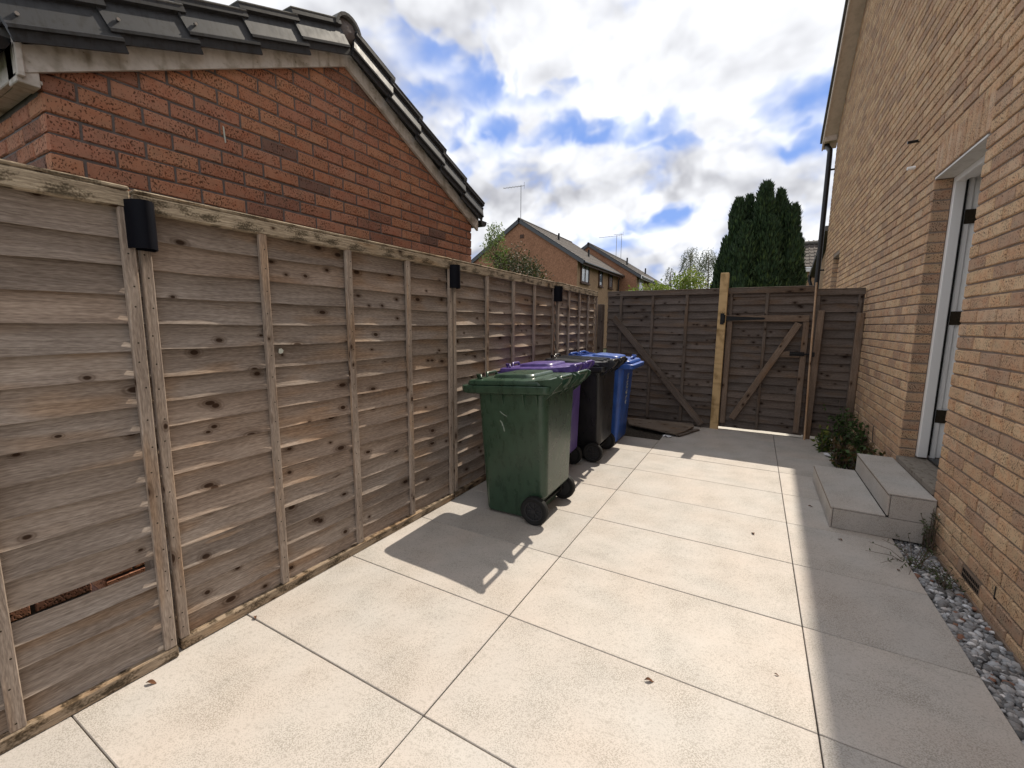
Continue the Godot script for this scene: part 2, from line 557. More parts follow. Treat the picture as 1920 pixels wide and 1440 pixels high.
func make_sky() -> ImageTexture:
	var w := 2560
	var h := 1280
	var big := FastNoiseLite.new()
	big.seed = 71; big.frequency = 1.3; big.fractal_octaves = 3; big.noise_type = FastNoiseLite.TYPE_SIMPLEX_SMOOTH
	var puff := FastNoiseLite.new()
	puff.seed = 72; puff.frequency = 3.6; puff.fractal_octaves = 5; puff.noise_type = FastNoiseLite.TYPE_SIMPLEX_SMOOTH; puff.fractal_gain = 0.5
	var fib := FastNoiseLite.new()
	fib.seed = 73; fib.frequency = 11.0; fib.fractal_octaves = 4; fib.noise_type = FastNoiseLite.TYPE_SIMPLEX_SMOOTH
	var crease := FastNoiseLite.new()
	crease.seed = 74; crease.frequency = 4.6; crease.fractal_type = FastNoiseLite.FRACTAL_RIDGED; crease.fractal_octaves = 4; crease.fractal_gain = 0.55; crease.noise_type = FastNoiseLite.TYPE_SIMPLEX_SMOOTH
	# gaps of blue: azimuth, elevation, half width, half height in degrees, strength
	var gaps := [[-39.7, 28.8, 2.6, 1.3, 0.6], [-32.0, 26.0, 3.0, 1.2, 0.8], [-27.0, 25.8, 2.8, 0.9, 0.75], [-29.8, 22.8, 2.1, 1.5, 1.1], [-19.5, 22.3, 5.4, 1.1, 1.25], [-12.2, 22.2, 3.6, 1.3, 1.1], [-9.5, 20.5, 3.2, 1.0, 1.1],
		[-0.5, 23.0, 2.8, 1.3, 1.0], [4.4, 21.8, 3.6, 2.1, 1.3], [3.6, 18.3, 2.8, 1.1, 1.15], [-12.8, 12.3, 2.6, 1.0, 1.2], [-16.8, 10.6, 3.4, 1.0, 1.25], [-4.5, 27.0, 3.2, 0.9, 0.7]]
	# greyer bases and brighter heads of the clouds in view
	var tone := [[-6.8, 15.8, 4.2, 3.6, -0.25], [-24.0, 16.8, 9.0, 2.0, -0.15], [-20.0, 31.0, 12.0, 2.6, -0.14], [-34.0, 15.5, 5.0, 2.4, -0.14], [-3.2, 19.6, 2.6, 1.7, 0.2], [-9.0, 10.2, 4.5, 2.0, 0.2], [-21.0, 13.0, 6.0, 1.3, 0.12], [-26.0, 20.2, 7.0, 1.4, 0.16], [1.8, 15.2, 2.4, 2.6, -0.16], [-48.0, 24.0, 8.0, 6.0, -0.1], [-34.0, 22.5, 3.0, 2.5, 0.12], [-8.0, 24.8, 6.0, 1.4, 0.1], [3.0, 27.5, 6.0, 2.4, -0.12]]
	var data := PackedFloat32Array()
	data.resize(w * h * 3)
	var sun := Vector3(0.07, 1.0, -0.785).normalized()
	for y in h:
		var el := (0.5 - (y + 0.5) / h) * PI
		if el < -0.03:
			for x in w:
				var i0 := (y * w + x) * 3
				data[i0] = 0.20; data[i0 + 1] = 0.18; data[i0 + 2] = 0.16
			continue
		var ce := cos(el)
		var se := sin(el)
		var eld := rad_to_deg(el)
		for x in w:
			var az := wrapf((x + 0.5) / w * TAU, -PI, PI)
			var d := Vector3(sin(az) * ce, se, -cos(az) * ce)
			var p := Vector3(d.x, d.y * 1.35, d.z)
			var b := big.get_noise_3dv(p)
			var pw := p + Vector3(b, -b, b) * 0.10
			var q := puff.get_noise_3dv(pw)
			var s := puff.get_noise_3dv(pw + Vector3(0.0, 0.05, 0.0))
			var f := fib.get_noise_3dv(p + Vector3(q, q, -q) * 0.08)
			var heap := 1.0 - absf(q) * 1.9
			var cover := 0.44 + 0.24 * b + 0.36 * q + 0.30 * f
			var shade := 0.0
			var gap := 0.0
			var azd := rad_to_deg(az)
			if azd > -75.0 and azd < 30.0 and eld < 45.0:
				for g in gaps:
					var u: float = (azd - g[0] + q * 2.2 + f * 3.4) / (g[2] * 1.25)
					var v: float = (eld - g[1] + f * 1.7 + q * 1.0) / g[3]
					var r := u * u + v * v
					if r < 8.0:
						gap = maxf(gap, g[4] * exp(-r * 0.5))
				for g in tone:
					var u: float = (azd - g[0] + q * 4.0 + f * 2.0) / g[2]
					var v: float = (eld - g[1] + f * 1.2 + q * 1.5) / g[3]
					var r := u * u + v * v
					if r < 10.0:
						shade += g[4] * exp(-r * 0.5)
			cover -= gap * (0.38 + 0.30 * f)
			# thin parts bright, thick parts grey, heads lit from above
			var lum := 0.70 + 0.52 * (q - s) + 0.05 * f + 0.10 * b + 0.15 * (heap - 0.55) - 0.14 * ss(0.6, 1.1, cover) + 0.12 * ss(0.55, 0.15, cover)
			var heaped := ss(0.50, 0.22, se)
			if heaped > 0.0:
				var cr := crease.get_noise_3dv(p + Vector3(b, b, -b) * 0.06)
				lum -= heaped * 0.28 * (cr - 0.1)
				cover -= heaped * 0.16 * cr
			lum += shade * (0.8 + 0.6 * f)
			var a := ss(-0.10, 0.36, cover)
			var glow := maxf(0.0, d.dot(sun))
			lum += 0.20 * pow(glow, 6.0)
			lum = clampf(lum, 0.42, 0.96)
			var cl := Vector3(lum * 0.975, lum * 0.988, lum * 1.0 + 0.012 + 0.03 * (1.0 - lum))
			var deep := ss(0.0, 0.7, se)
			var bl := Vector3(0.23, 0.37, 0.74).lerp(Vector3(0.16, 0.28, 0.64), deep)
			bl = bl.lerp(Vector3(0.40, 0.52, 0.76), ss(0.15, 0.0, se) * 0.6)
			var c := bl.lerp(cl, a)
			var i := (y * w + x) * 3
			data[i] = c.x; data[i + 1] = c.y; data[i + 2] = c.z
	return ImageTexture.create_from_image(Image.create_from_data(w, h, false, Image.FORMAT_RGBF, data.to_byte_array()))


# ---------------------------------------------------------------- materials
func make_materials() -> void:
	make_wood()
	make_brick()
	make_paving()
	make_others()
	var ws := Vector3(0.5, 1.0, 1.0)
	var tones := [[0.95, 0.915, 0.89], [0.82, 0.785, 0.76], [0.98, 0.90, 0.84], [0.88, 0.865, 0.86], [1.0, 0.965, 0.94]]
	for k in tones.size():
		mk("board%d" % k, lin(tones[k][0], tones[k][1], tones[k][2]), 0.88, {"tex": tex.wood, "bump": tex.wood_h, "depth": 0.12, "scale": ws, "spec": 0.3})
	mk("batten", lin(0.95, 0.91, 0.88), 0.88, {"tex": tex.wood, "bump": tex.wood_h, "depth": 0.12, "scale": ws, "spec": 0.3})
	mk("rail", lin(0.98, 0.94, 0.80), 0.9, {"detail": tex.mildew, "detail_tri": 1.7, "tex": tex.wood, "bump": tex.wood_h, "depth": 0.16, "scale": ws, "spec": 0.3})
	mk("footrail", lin(0.85, 0.78, 0.66), 0.9, {"detail": tex.mildew, "detail_tri": 1.3, "tex": tex.wood, "bump": tex.wood_h, "depth": 0.16, "scale": ws, "spec": 0.3})
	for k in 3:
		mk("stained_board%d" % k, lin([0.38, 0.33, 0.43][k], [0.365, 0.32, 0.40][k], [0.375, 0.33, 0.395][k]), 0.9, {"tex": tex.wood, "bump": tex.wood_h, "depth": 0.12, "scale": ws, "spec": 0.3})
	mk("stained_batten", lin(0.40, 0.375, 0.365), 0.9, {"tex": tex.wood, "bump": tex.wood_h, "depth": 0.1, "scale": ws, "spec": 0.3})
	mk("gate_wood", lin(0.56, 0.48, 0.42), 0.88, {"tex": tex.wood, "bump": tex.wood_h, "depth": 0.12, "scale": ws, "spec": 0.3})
	mk("new_post", lin(0.56, 0.39, 0.20), 0.75, {"tex": tex.grime, "bump": tex.wood_h, "depth": 0.05, "scale": ws * Vector3(0.6, 0.5, 1), "spec": 0.35})
	mk("stick", lin(1.3, 1.05, 0.8), 0.85, {"tex": tex.wood, "scale": ws})
	# bricks
	var buff := [[0.56, 0.38, 0.235], [0.51, 0.34, 0.215], [0.59, 0.41, 0.26], [0.48, 0.315, 0.205], [0.54, 0.37, 0.25], [0.41, 0.275, 0.19], [0.52, 0.365, 0.25]]
	for k in buff.size():
		mk("buff%d" % k, lin(buff[k][0], buff[k][1], buff[k][2]), 0.93, {"tex": tex.brick, "bump": tex.brick_h, "depth": 0.22, "tri": 1.7, "spec": 0.25})
	mk("buff_many", Color(1, 1, 1), 0.93, {"tex": tex.brick, "bump": tex.brick_h, "depth": 0.22, "tri": 1.7, "vc": true, "spec": 0.25})
	mats.buff_tones = buff
	var red := [[0.46, 0.22, 0.135], [0.41, 0.195, 0.125], [0.49, 0.245, 0.15], [0.44, 0.21, 0.14], [0.33, 0.165, 0.115], [0.47, 0.235, 0.155], [0.24, 0.14, 0.11]]
	for k in red.size():
		mk("red%d" % k, lin(red[k][0], red[k][1], red[k][2]), 0.93, {"tex": tex.brick, "bump": tex.brick_h, "depth": 0.25, "tri": 1.55, "spec": 0.25})
	mk("red_many", Color(1, 1, 1), 0.93, {"tex": tex.brick, "bump": tex.brick_h, "depth": 0.25, "tri": 1.55, "vc": true, "spec": 0.25})
	mats.red_tones = red
	mk("mortar_buff", lin(0.24, 0.19, 0.155), 0.97, {"tex": tex.mottle, "tri": 2.0, "bump": tex.soil, "depth": 0.15})
	mk("mortar_red", lin(0.17, 0.15, 0.145), 0.97, {"tex": tex.mottle, "tri": 2.0, "bump": tex.soil, "depth": 0.15})
	# paving: three cuts of one stone print
	for k in 4:
		mk("slab%d" % k, lin([0.69, 0.715, 0.665, 0.70][k], [0.68, 0.70, 0.657, 0.687][k], [0.665, 0.68, 0.645, 0.67][k]), 0.62, {"tex": tex.paving, "tri": 1.0 / 1.8, "offset": Vector3(k * 0.37, 0, k * 0.61), "bump": tex.paving_h, "depth": 0.03, "spec": 0.35})
	mk("joint", lin(0.05, 0.043, 0.038), 0.95)
	mk("trim", lin(0.16, 0.12, 0.09), 0.6)
	mk("gravel_bed", lin(0.06, 0.055, 0.05), 1.0, {"tex": tex.soil, "tri": 2.0})
	mk("pebble", Color(1, 1, 1), 0.75, {"vc": true, "tex": tex.mottle, "tri": 9.0})
	mk("soil", lin(0.16, 0.13, 0.10), 1.0, {"tex": tex.soil, "tri": 1.3, "bump": tex.soil, "depth": 1.0})
	mk("grass", lin(0.10, 0.14, 0.05), 1.0, {"tex": tex.soil, "tri": 0.6})
	mk("path", lin(0.5, 0.48, 0.44), 0.9, {"tex": tex.mottle, "tri": 0.5})
	# house
	mk("white_paint", lin(0.84, 0.84, 0.835), 0.38)
	mk("white_old", lin(0.66, 0.65, 0.62), 0.55, {"tex": tex.mottle, "tri": 0.9})
	mk("barge", lin(0.62, 0.575, 0.53), 0.7, {"tex": tex.mottle, "tri": 1.3, "detail": tex.grime, "detail_tri": 0.6})
	mk("soffit", lin(0.60, 0.50, 0.42), 0.7, {"tex": tex.mottle, "tri": 0.7})
	mk("black_plastic", lin(0.012, 0.012, 0.013), 0.35, {"rough_tex": tex.scuff, "tri": 2.0})
	mk("verge_plastic", lin(0.032, 0.033, 0.037), 0.62, {"tex": tex.grime, "tri": 1.9, "rough_tex": tex.scuff})
	mk("verge_top", lin(0.16, 0.16, 0.155), 0.8, {"tex": tex.grime, "tri": 3.0})
	mk("roof_tile", lin(0.10, 0.095, 0.09), 0.85, {"tex": tex.grime, "tri": 1.0})
	mk("rubber", lin(0.01, 0.01, 0.01), 0.7)
	mk("hinge", lin(0.045, 0.035, 0.022), 0.6, {"metal": 0.4, "tex": tex.grime, "tri": 6.0})
	mk("sill_stone", lin(0.22, 0.19, 0.16), 0.8, {"tex": tex.grime, "tri": 1.8})
	mk("hall", lin(0.3, 0.28, 0.26), 0.9)
	mk("vent", lin(0.20, 0.14, 0.10), 0.8)
	mk("dark", lin(0.004, 0.004, 0.004), 1.0)
	mk("chrome", lin(0.5, 0.5, 0.5), 0.35, {"metal": 1.0})
	# far houses
	mk("far_wall", lin(0.54, 0.28, 0.17), 0.95, {"tex": tex.far_brick, "tri": 0.45, "detail": tex.mottle, "detail_tri": 0.13})
	mk("far_front", lin(0.52, 0.34, 0.20), 0.95, {"tex": tex.far_brick, "tri": 0.45, "detail": tex.mottle, "detail_tri": 0.13})
	for k in 3:
		mk("far_tile%d" % k, lin([0.085, 0.07, 0.095][k], [0.073, 0.062, 0.08][k], [0.066, 0.058, 0.072][k]), 0.9, {"tex": tex.grime, "tri": 0.8})
	mk("far_verge", lin(0.10, 0.105, 0.115), 0.8)
	mk("brown_paint", lin(0.07, 0.035, 0.022), 0.6)
	mk("far_white", lin(0.7, 0.7, 0.7), 0.6)
	mk("curtain", lin(0.62, 0.6, 0.57), 0.9)
	var g := mk("glass", Color(0.6, 0.65, 0.7, 0.25), 0.05, {"spec": 0.6})
	g.transparency = BaseMaterial3D.TRANSPARENCY_ALPHA
	mk("aerial", lin(0.35, 0.35, 0.36), 0.5, {"metal": 0.6})
	# leaves
	mk("leaf", Color(1, 1, 1), 0.6, {"vc": true, "back": lin(0.35, 0.45, 0.2)})
	mk("needle", Color(1, 1, 1), 0.7, {"vc": true})
	mk("bark", lin(0.12, 0.09, 0.07), 0.95, {"tex": tex.grime, "tri": 3.0})
	mk("pale_bark", lin(0.4, 0.37, 0.33), 0.9, {"tex": tex.grime, "tri": 3.0})
	# bins
	mk("bin_green", lin(0.032, 0.068, 0.041), 0.34, {"tex": tex.scuff_c, "rough_tex": tex.scuff, "tri": 1.3, "spec": 0.5})
	mk("bin_purple", lin(0.10, 0.062, 0.26), 0.42, {"tex": tex.scuff_c, "rough_tex": tex.scuff, "tri": 1.3, "spec": 0.5})
	mk("bin_black", lin(0.016, 0.016, 0.018), 0.36, {"tex": tex.scuff_c, "rough_tex": tex.scuff, "tri": 1.3, "spec": 0.5})
	mk("bin_blue", lin(0.035, 0.11, 0.44), 0.42, {"tex": tex.scuff_c, "rough_tex": tex.scuff, "tri": 1.3, "spec": 0.5})
	mk("tyre", lin(0.012, 0.012, 0.012), 0.75)
	mk("wheel_hub", lin(0.028, 0.028, 0.03), 0.5)
	mk("white_mark", lin(0.55, 0.58, 0.52), 0.8)
	mk("scratch", lin(0.22, 0.26, 0.22), 0.7)
	mk("lamp_black", lin(0.005, 0.0055, 0.009), 0.6, {"spec": 0.2, "rough_tex": tex.scuff, "tri": 3.0})
	mk("dry_leaf", lin(0.13, 0.06, 0.03), 0.85)
	mk("paper", lin(0.6, 0.6, 0.62), 0.8)
	mk("ply", lin(0.5, 0.46, 0.42), 0.95, {"tex": tex.wood, "bump": tex.wood_h, "depth": 0.3, "scale": ws})
	mk("iron", lin(0.012, 0.012, 0.013), 0.5, {"metal": 0.3})


# ---------------------------------------------------------------- bricks
func brick_mb(sd: int, length := 0.2135, depth := 0.05) -> MB:
	rng.seed = sd
	var m := MB.new()
	var hx := length * 0.5
	var hy := 0.0325
	var b := 0.005
	var fz := func() -> float: return rng.randf_range(-0.0014, 0.0014)
	var f := [Vector3(-hx + b, -hy + b, fz.call()), Vector3(hx - b, -hy + b, fz.call()), Vector3(hx - b, hy - b, fz.call()), Vector3(-hx + b, hy - b, fz.call())]
	var e := [Vector3(-hx, -hy, -b), Vector3(hx, -hy, -b), Vector3(hx, hy, -b), Vector3(-hx, hy, -b)]
	for k in 4:
		e[k] += Vector3(rng.randf_range(-0.0015, 0.0015), rng.randf_range(-0.0018, 0.0018), 0)
	var s := []
	for k in 4:
		s.append(Vector3(e[k].x, e[k].y, -depth))
	m.quad(f[0], f[1], f[2], f[3], Vector3.BACK)
	for k in 4:
		var k2 := (k + 1) % 4
		var out: Vector3 = (e[k] + e[k2]) * 0.5
		out.z = 0.0
		m.quad(f[k], f[k2], e[k2], e[k], out.normalized() + Vector3.BACK)
		m.quad(e[k], e[k2], s[k2], s[k], out)
	return m


# bricks of one wall: list of [along, y, length]; holes are [a0, a1, y0, y1]; limits(y0, y1) gives [a0, a1] of a course
func courses(y_from: float, y_to: float, y_off: float, limits: Callable, holes: Array, bond0 := 0) -> Array:
	var out := []
	var r0 := int(ceil((y_from - y_off) / 0.075))
	var r1 := int(floor((y_to - y_off) / 0.075))
	for r in range(r0, r1):
		var y0 := y_off + r * 0.075 + 0.01
		var y1 := y0 + 0.065
		var lim: Array = limits.call(y0, y1)
		var spans := [[lim[0], lim[1]]]
		for h in holes:
			if y1 > h[2] + 0.012 and y0 < h[3] - 0.012:
				var next := []
				for s in spans:
					if h[1] <= s[0] or h[0] >= s[1]:
						next.append(s)
						continue
					if h[0] > s[0]:
						next.append([s[0], h[0]])
					if h[1] < s[1]:
						next.append([h[1], s[1]])
				spans = next
		var shift := 0.1125 * posmod(r + bond0, 2)
		for s in spans:
			if s[1] - s[0] < 0.03:
				continue
			var k := int(floor((s[0] - shift) / 0.225))
			while k * 0.225 + shift < s[1]:
				var a0: float = maxf(k * 0.225 + shift, s[0])
				var a1: float = minf(k * 0.225 + shift + 0.215, s[1])
				if a1 - a0 > 0.025:
					out.append([(a0 + a1) * 0.5, (y0 + y1) * 0.5, a1 - a0])
				k += 1
	return out


func lay(parent: Node, list: Array, origin: Vector3, along: Vector3, out: Vector3, tones: Array, prefix: String, most: int, key: Callable, sd: int) -> void:
	var proto := []
	var meshes := []
	for k in 4:
		var m := brick_mb(sd + k)
		proto.append(m)
		meshes.append(m.done())
	var basis := Basis(along, Vector3.UP, out)
	var order := []
	for i in list.size():
		var b: Array = list[i]
		var c: Vector3 = origin + along * b[0] + Vector3.UP * b[1]
		order.append([key.call(c), i, c])
	order.sort_custom(func(p, q): return p[0] < q[0])
	rng.seed = sd + 99
	var merged := MB.new()
	var rest := 0
	for o in range(order.size()):
		var b: Array = list[order[o][1]]
		var c: Vector3 = order[o][2]
		var k := rng.randi_range(0, 3)
		var tone := rng.randi_range(0, tones.size() - 1)
		if tone in [4, 6] and rng.randf() < 0.62:
			tone = rng.randi_range(0, 3)
		var push := rng.randf_range(-0.0015, 0.002)
		var flip := 1.0 if rng.randf() < 0.5 else -1.0
		var bs := basis * Basis(Vector3.FORWARD, rng.randf_range(-0.006, 0.006)) * Basis(Vector3(b[2] / 0.215 , 0, 0), Vector3(0, flip, 0) * 1.0, Vector3(0, 0, 1))
		if flip < 0.0:
			bs = basis * Basis(Vector3.FORWARD, PI + rng.randf_range(-0.006, 0.006)) * Basis(Vector3(b[2] / 0.215, 0, 0), Vector3(0, 1, 0), Vector3(0, 0, 1))
		var xf := Transform3D(bs, c + out * push)
		if o < most:
			part(parent, "brick", meshes[k], mats["%s%d" % [prefix, tone]], xf)
		else:
			merged.add_mesh(proto[k], xf, Color(tones[tone][0], tones[tone][1], tones[tone][2]))
			rest += 1
	if rest > 0:
		var m := part(parent, "brickwork", merged.done(true), mats[prefix + "_many"])
		m.set_meta("kind", "stuff")


# ---------------------------------------------------------------- timber fence
# a lap board, along x from 0 to length, bottom edge at y 0, outside towards +z; stops: where battens hold it
func lap_board(length: float, height: float, stops: Array, bow: Array, sd: int) -> ArrayMesh:
	rng.seed = sd
	var nz := FastNoiseLite.new()
	nz.seed = sd
	nz.frequency = 2.6
	nz.fractal_octaves = 3
	var m := MB.new()
	m.uo = Vector2(rng.randf() * 2.0, rng.randf())
	var segs := maxi(6, int(length / 0.075))
	var lift := func(x: float) -> float:
		for i in stops.size() - 1:
			if x >= stops[i] and x <= stops[i + 1]:
				return sin(PI * (x - stops[i]) / (stops[i + 1] - stops[i])) * bow[i]
		return 0.0
	var rows := [0.0, 0.22, 0.55, 1.0]
	var p := func(x: float, s: float) -> Vector3:
		var edge := nz.get_noise_1d(x) * 0.006
		var l: float = lift.call(x)
		var y := lerpf(edge, height, s)
		var z := 0.0195 * pow(1.0 - s, 1.9) - 0.003 * s + l * pow(1.0 - s, 2.0) + nz.get_noise_2d(x * 0.7, s * 0.6 + 7.0) * 0.0016
		return Vector3(x, y, z)
	var nrm := func(x: float, s: float) -> Vector3:
		var e := 0.02
		var dx: Vector3 = p.call(x + e, s) - p.call(x - e, s)
		var dy: Vector3 = p.call(x, minf(1.0, s + 0.05)) - p.call(x, maxf(0.0, s - 0.05))
		return dx.cross(dy).normalized()
	var thick := func(s: float) -> float: return lerpf(0.0085, 0.004, s)
	for i in segs:
		var x0 := length * i / segs
		var x1 := length * (i + 1) / segs
		for r in 3:
			var s0: float = rows[r]
			var s1: float = rows[r + 1]
			var a: Vector3 = p.call(x0, s0)
			var b: Vector3 = p.call(x1, s0)
			var d: Vector3 = p.call(x1, s1)
			var e: Vector3 = p.call(x0, s1)
			m.squad(a, b, d, e, nrm.call(x0, s0), nrm.call(x1, s0), nrm.call(x1, s1), nrm.call(x0, s1), Vector2(a.x, -a.y), Vector2(b.x, -b.y), Vector2(d.x, -d.y), Vector2(e.x, -e.y))
		var a: Vector3 = p.call(x0, 0.0)
		var b: Vector3 = p.call(x1, 0.0)
		var ia := a - Vector3(0, 0, thick.call(0.0))
		var ib := b - Vector3(0, 0, thick.call(0.0))
		m.quad(a, b, ib, ia, Vector3.DOWN, Vector2(a.x, 0), Vector2(b.x, 0), Vector2(b.x, 0.01), Vector2(a.x, 0.01))
		var ta: Vector3 = p.call(x0, 1.0)
		var tb: Vector3 = p.call(x1, 1.0)
		var ja := ta - Vector3(0, 0, thick.call(1.0))
		var jb := tb - Vector3(0, 0, thick.call(1.0))
		m.quad(ia, ib, jb, ja, Vector3.FORWARD, Vector2(a.x, 0), Vector2(b.x, 0), Vector2(b.x, 0.12), Vector2(a.x, 0.12))
		m.quad(ta, tb, jb, ja, Vector3.UP)
	for x in [0.0, length]:
		var a: Vector3 = p.call(x, 0.0)
		var b: Vector3 = p.call(x, 1.0)
		m.quad(a, b, b - Vector3(0, 0, thick.call(1.0)), a - Vector3(0, 0, thick.call(0.0)), Vector3.RIGHT if x > 0.0 else Vector3.LEFT)
	return m.done()


func wood_box(size: Vector3, grain: int, bev := 0.003) -> ArrayMesh:
	var m := MB.new()
	m.uo = Vector2(rng.randf() * 2.0, rng.randf())
	m.box(Transform3D(), size, bev, grain)
	return m.done()


# panel in its own axes: x along, y up, z towards the viewer's side
func fence_panel(parent: Node3D, length: float, height: float, battens: Array, bow: float, skin: String, kinds: int, rail: String, bat: String, sd: int, o := {}) -> void:
	var top: float = height - 0.012
	var foot: float = o.get("foot", 0.03)
	var pitch: float = o.get("pitch", 0.1015)
	var count := int(ceil((top - 0.03 - foot) / pitch))
	var stops := [0.0]
	for b in battens:
		stops.append(b)
	stops.append(length)
	for i in count:
		rng.seed = sd * 101 + i
		var bows := []
		for k in stops.size() - 1:
			bows.append(bow * rng.randf_range(0.25, 1.5))
		var y := foot + i * pitch + rng.randf_range(-0.004, 0.004)
		var hgt := pitch + 0.026
		if o.has("gap") and i == o.gap:
			y -= 0.012
			hgt = pitch - 0.034
		if y + hgt > top - 0.006:
			hgt = top - 0.006 - y
		if hgt < 0.03:
			continue
		var mat: String = "%s%d" % [skin, rng.randi_range(0, kinds - 1)]
		var b := lpart(parent, "board", lap_board(length, hgt, stops, bows, sd * 131 + i), mats[mat], Transform3D(Basis(Vector3.FORWARD, rng.randf_range(-0.0012, 0.0012)), Vector3(0, y, 0)))
		b.position.z += rng.randf_range(-0.001, 0.001)
	rng.seed = sd * 7 + 3
	var proud: float = o.get("proud", 0.021)
	for x in o.get("bars", battens):
		var w: float = rng.randf_range(0.034, 0.04)
		var hb: float = height - 0.066 - 0.048
		lpart(parent, "batten", wood_box(Vector3(w, hb, proud), 1, 0.003), mats[bat], Transform3D(Basis(Vector3.BACK, rng.randf_range(-0.003, 0.003)), Vector3(x, 0.048 + hb * 0.5, 0.0195 + proud * 0.5)))
	# nail heads where battens cross boards
	if o.has("nails"):
		var nm := MB.new()
		for x in o.get("bars", battens):
			for i in count:
				var c := Vector3(x + rng.randf_range(-0.007, 0.007), foot + i * pitch + rng.randf_range(0.03, 0.07), 0.0195 + proud + 0.0004)
				if c.y > height - 0.09 or c.y < 0.06:
					continue
				for k in 6:
					nm.tri(c + Vector3(0, 0, 0.0008), c + Vector3(cos(TAU * k / 6.0), sin(TAU * k / 6.0), 0) * 0.0033, c + Vector3(cos(TAU * (k + 1) / 6.0), sin(TAU * (k + 1) / 6.0), 0) * 0.0033, Vector3.BACK)
		lpart(parent, "nail_heads", nm.done(), mats.hinge).set_meta("kind", "stuff")
	# top rail with a thin capping strip, bottom rail
	lpart(parent, "top_rail", wood_box(Vector3(length, 0.062, 0.034), 0, 0.005), mats[rail], at(Vector3(length * 0.5, height - 0.012 - 0.031, 0.0265)))
	lpart(parent, "capping_strip", wood_box(Vector3(length, 0.014, 0.052), 0, 0.004), mats[rail], at(Vector3(length * 0.5, height - 0.0045, 0.017)))
	if o.get("rail_foot", true):
		lpart(parent, "bottom_rail", wood_box(Vector3(length, 0.047, 0.05), 0, 0.004), mats.footrail if bat == "batten" else mats[bat], at(Vector3(length * 0.5, 0.0245, 0.022)))


# ---------------------------------------------------------------- the scene
func _ready() -> void:
	set_camera_and_light()
	make_materials()
	build_ground()
	build_house()
	build_garage()
	build_low_wall()
	build_side_fence()
	build_back_fence()
	build_far_houses()
	build_steps()
	build_bins()
	build_trees()
	build_small_things()


func set_camera_and_light() -> void:
	var cam := Camera3D.new()
	cam.name = "camera"
	cam.position = EYE
	cam.rotation_order = EULER_ORDER_YXZ
	cam.rotation_degrees = Vector3(-7.867, 29.186, 0.472)
	cam.fov = 83.13
	cam.near = 0.05
	cam.far = 400.0
	add_child(cam)
	cam.current = true
	var sun := DirectionalLight3D.new()
	sun.name = "sun"
	sun.light_color = Color(1.0, 0.955, 0.885)
	sun.light_energy = 1.3
	sun.light_angular_distance = 0.5
	sun.shadow_enabled = true
	add_child(sun)
	sun.look_at_from_position(Vector3.ZERO, Vector3(-0.07, -1.0, 0.785), Vector3.UP)
	var env := Environment.new()
	env.background_mode = Environment.BG_SKY
	var sky := Sky.new()
	var sm := PanoramaSkyMaterial.new()
	sm.panorama = make_sky()
	sm.energy_multiplier = 1.0
	sky.sky_material = sm
	env.sky = sky
	env.tonemap_mode = Environment.TONE_MAPPER_LINEAR
	env.tonemap_exposure = 1.31
	env.sdfgi_enabled = true
	env.ssao_enabled = true
	env.ssil_enabled = true
	var we := WorldEnvironment.new()
	we.name = "world"
	we.environment = env
	add_child(we)


func slab_mesh(w: float, d: float) -> ArrayMesh:
	var m := MB.new()
	m.box(Transform3D(), Vector3(w, 0.02, d), 0.0022, 0)
	return m.done()


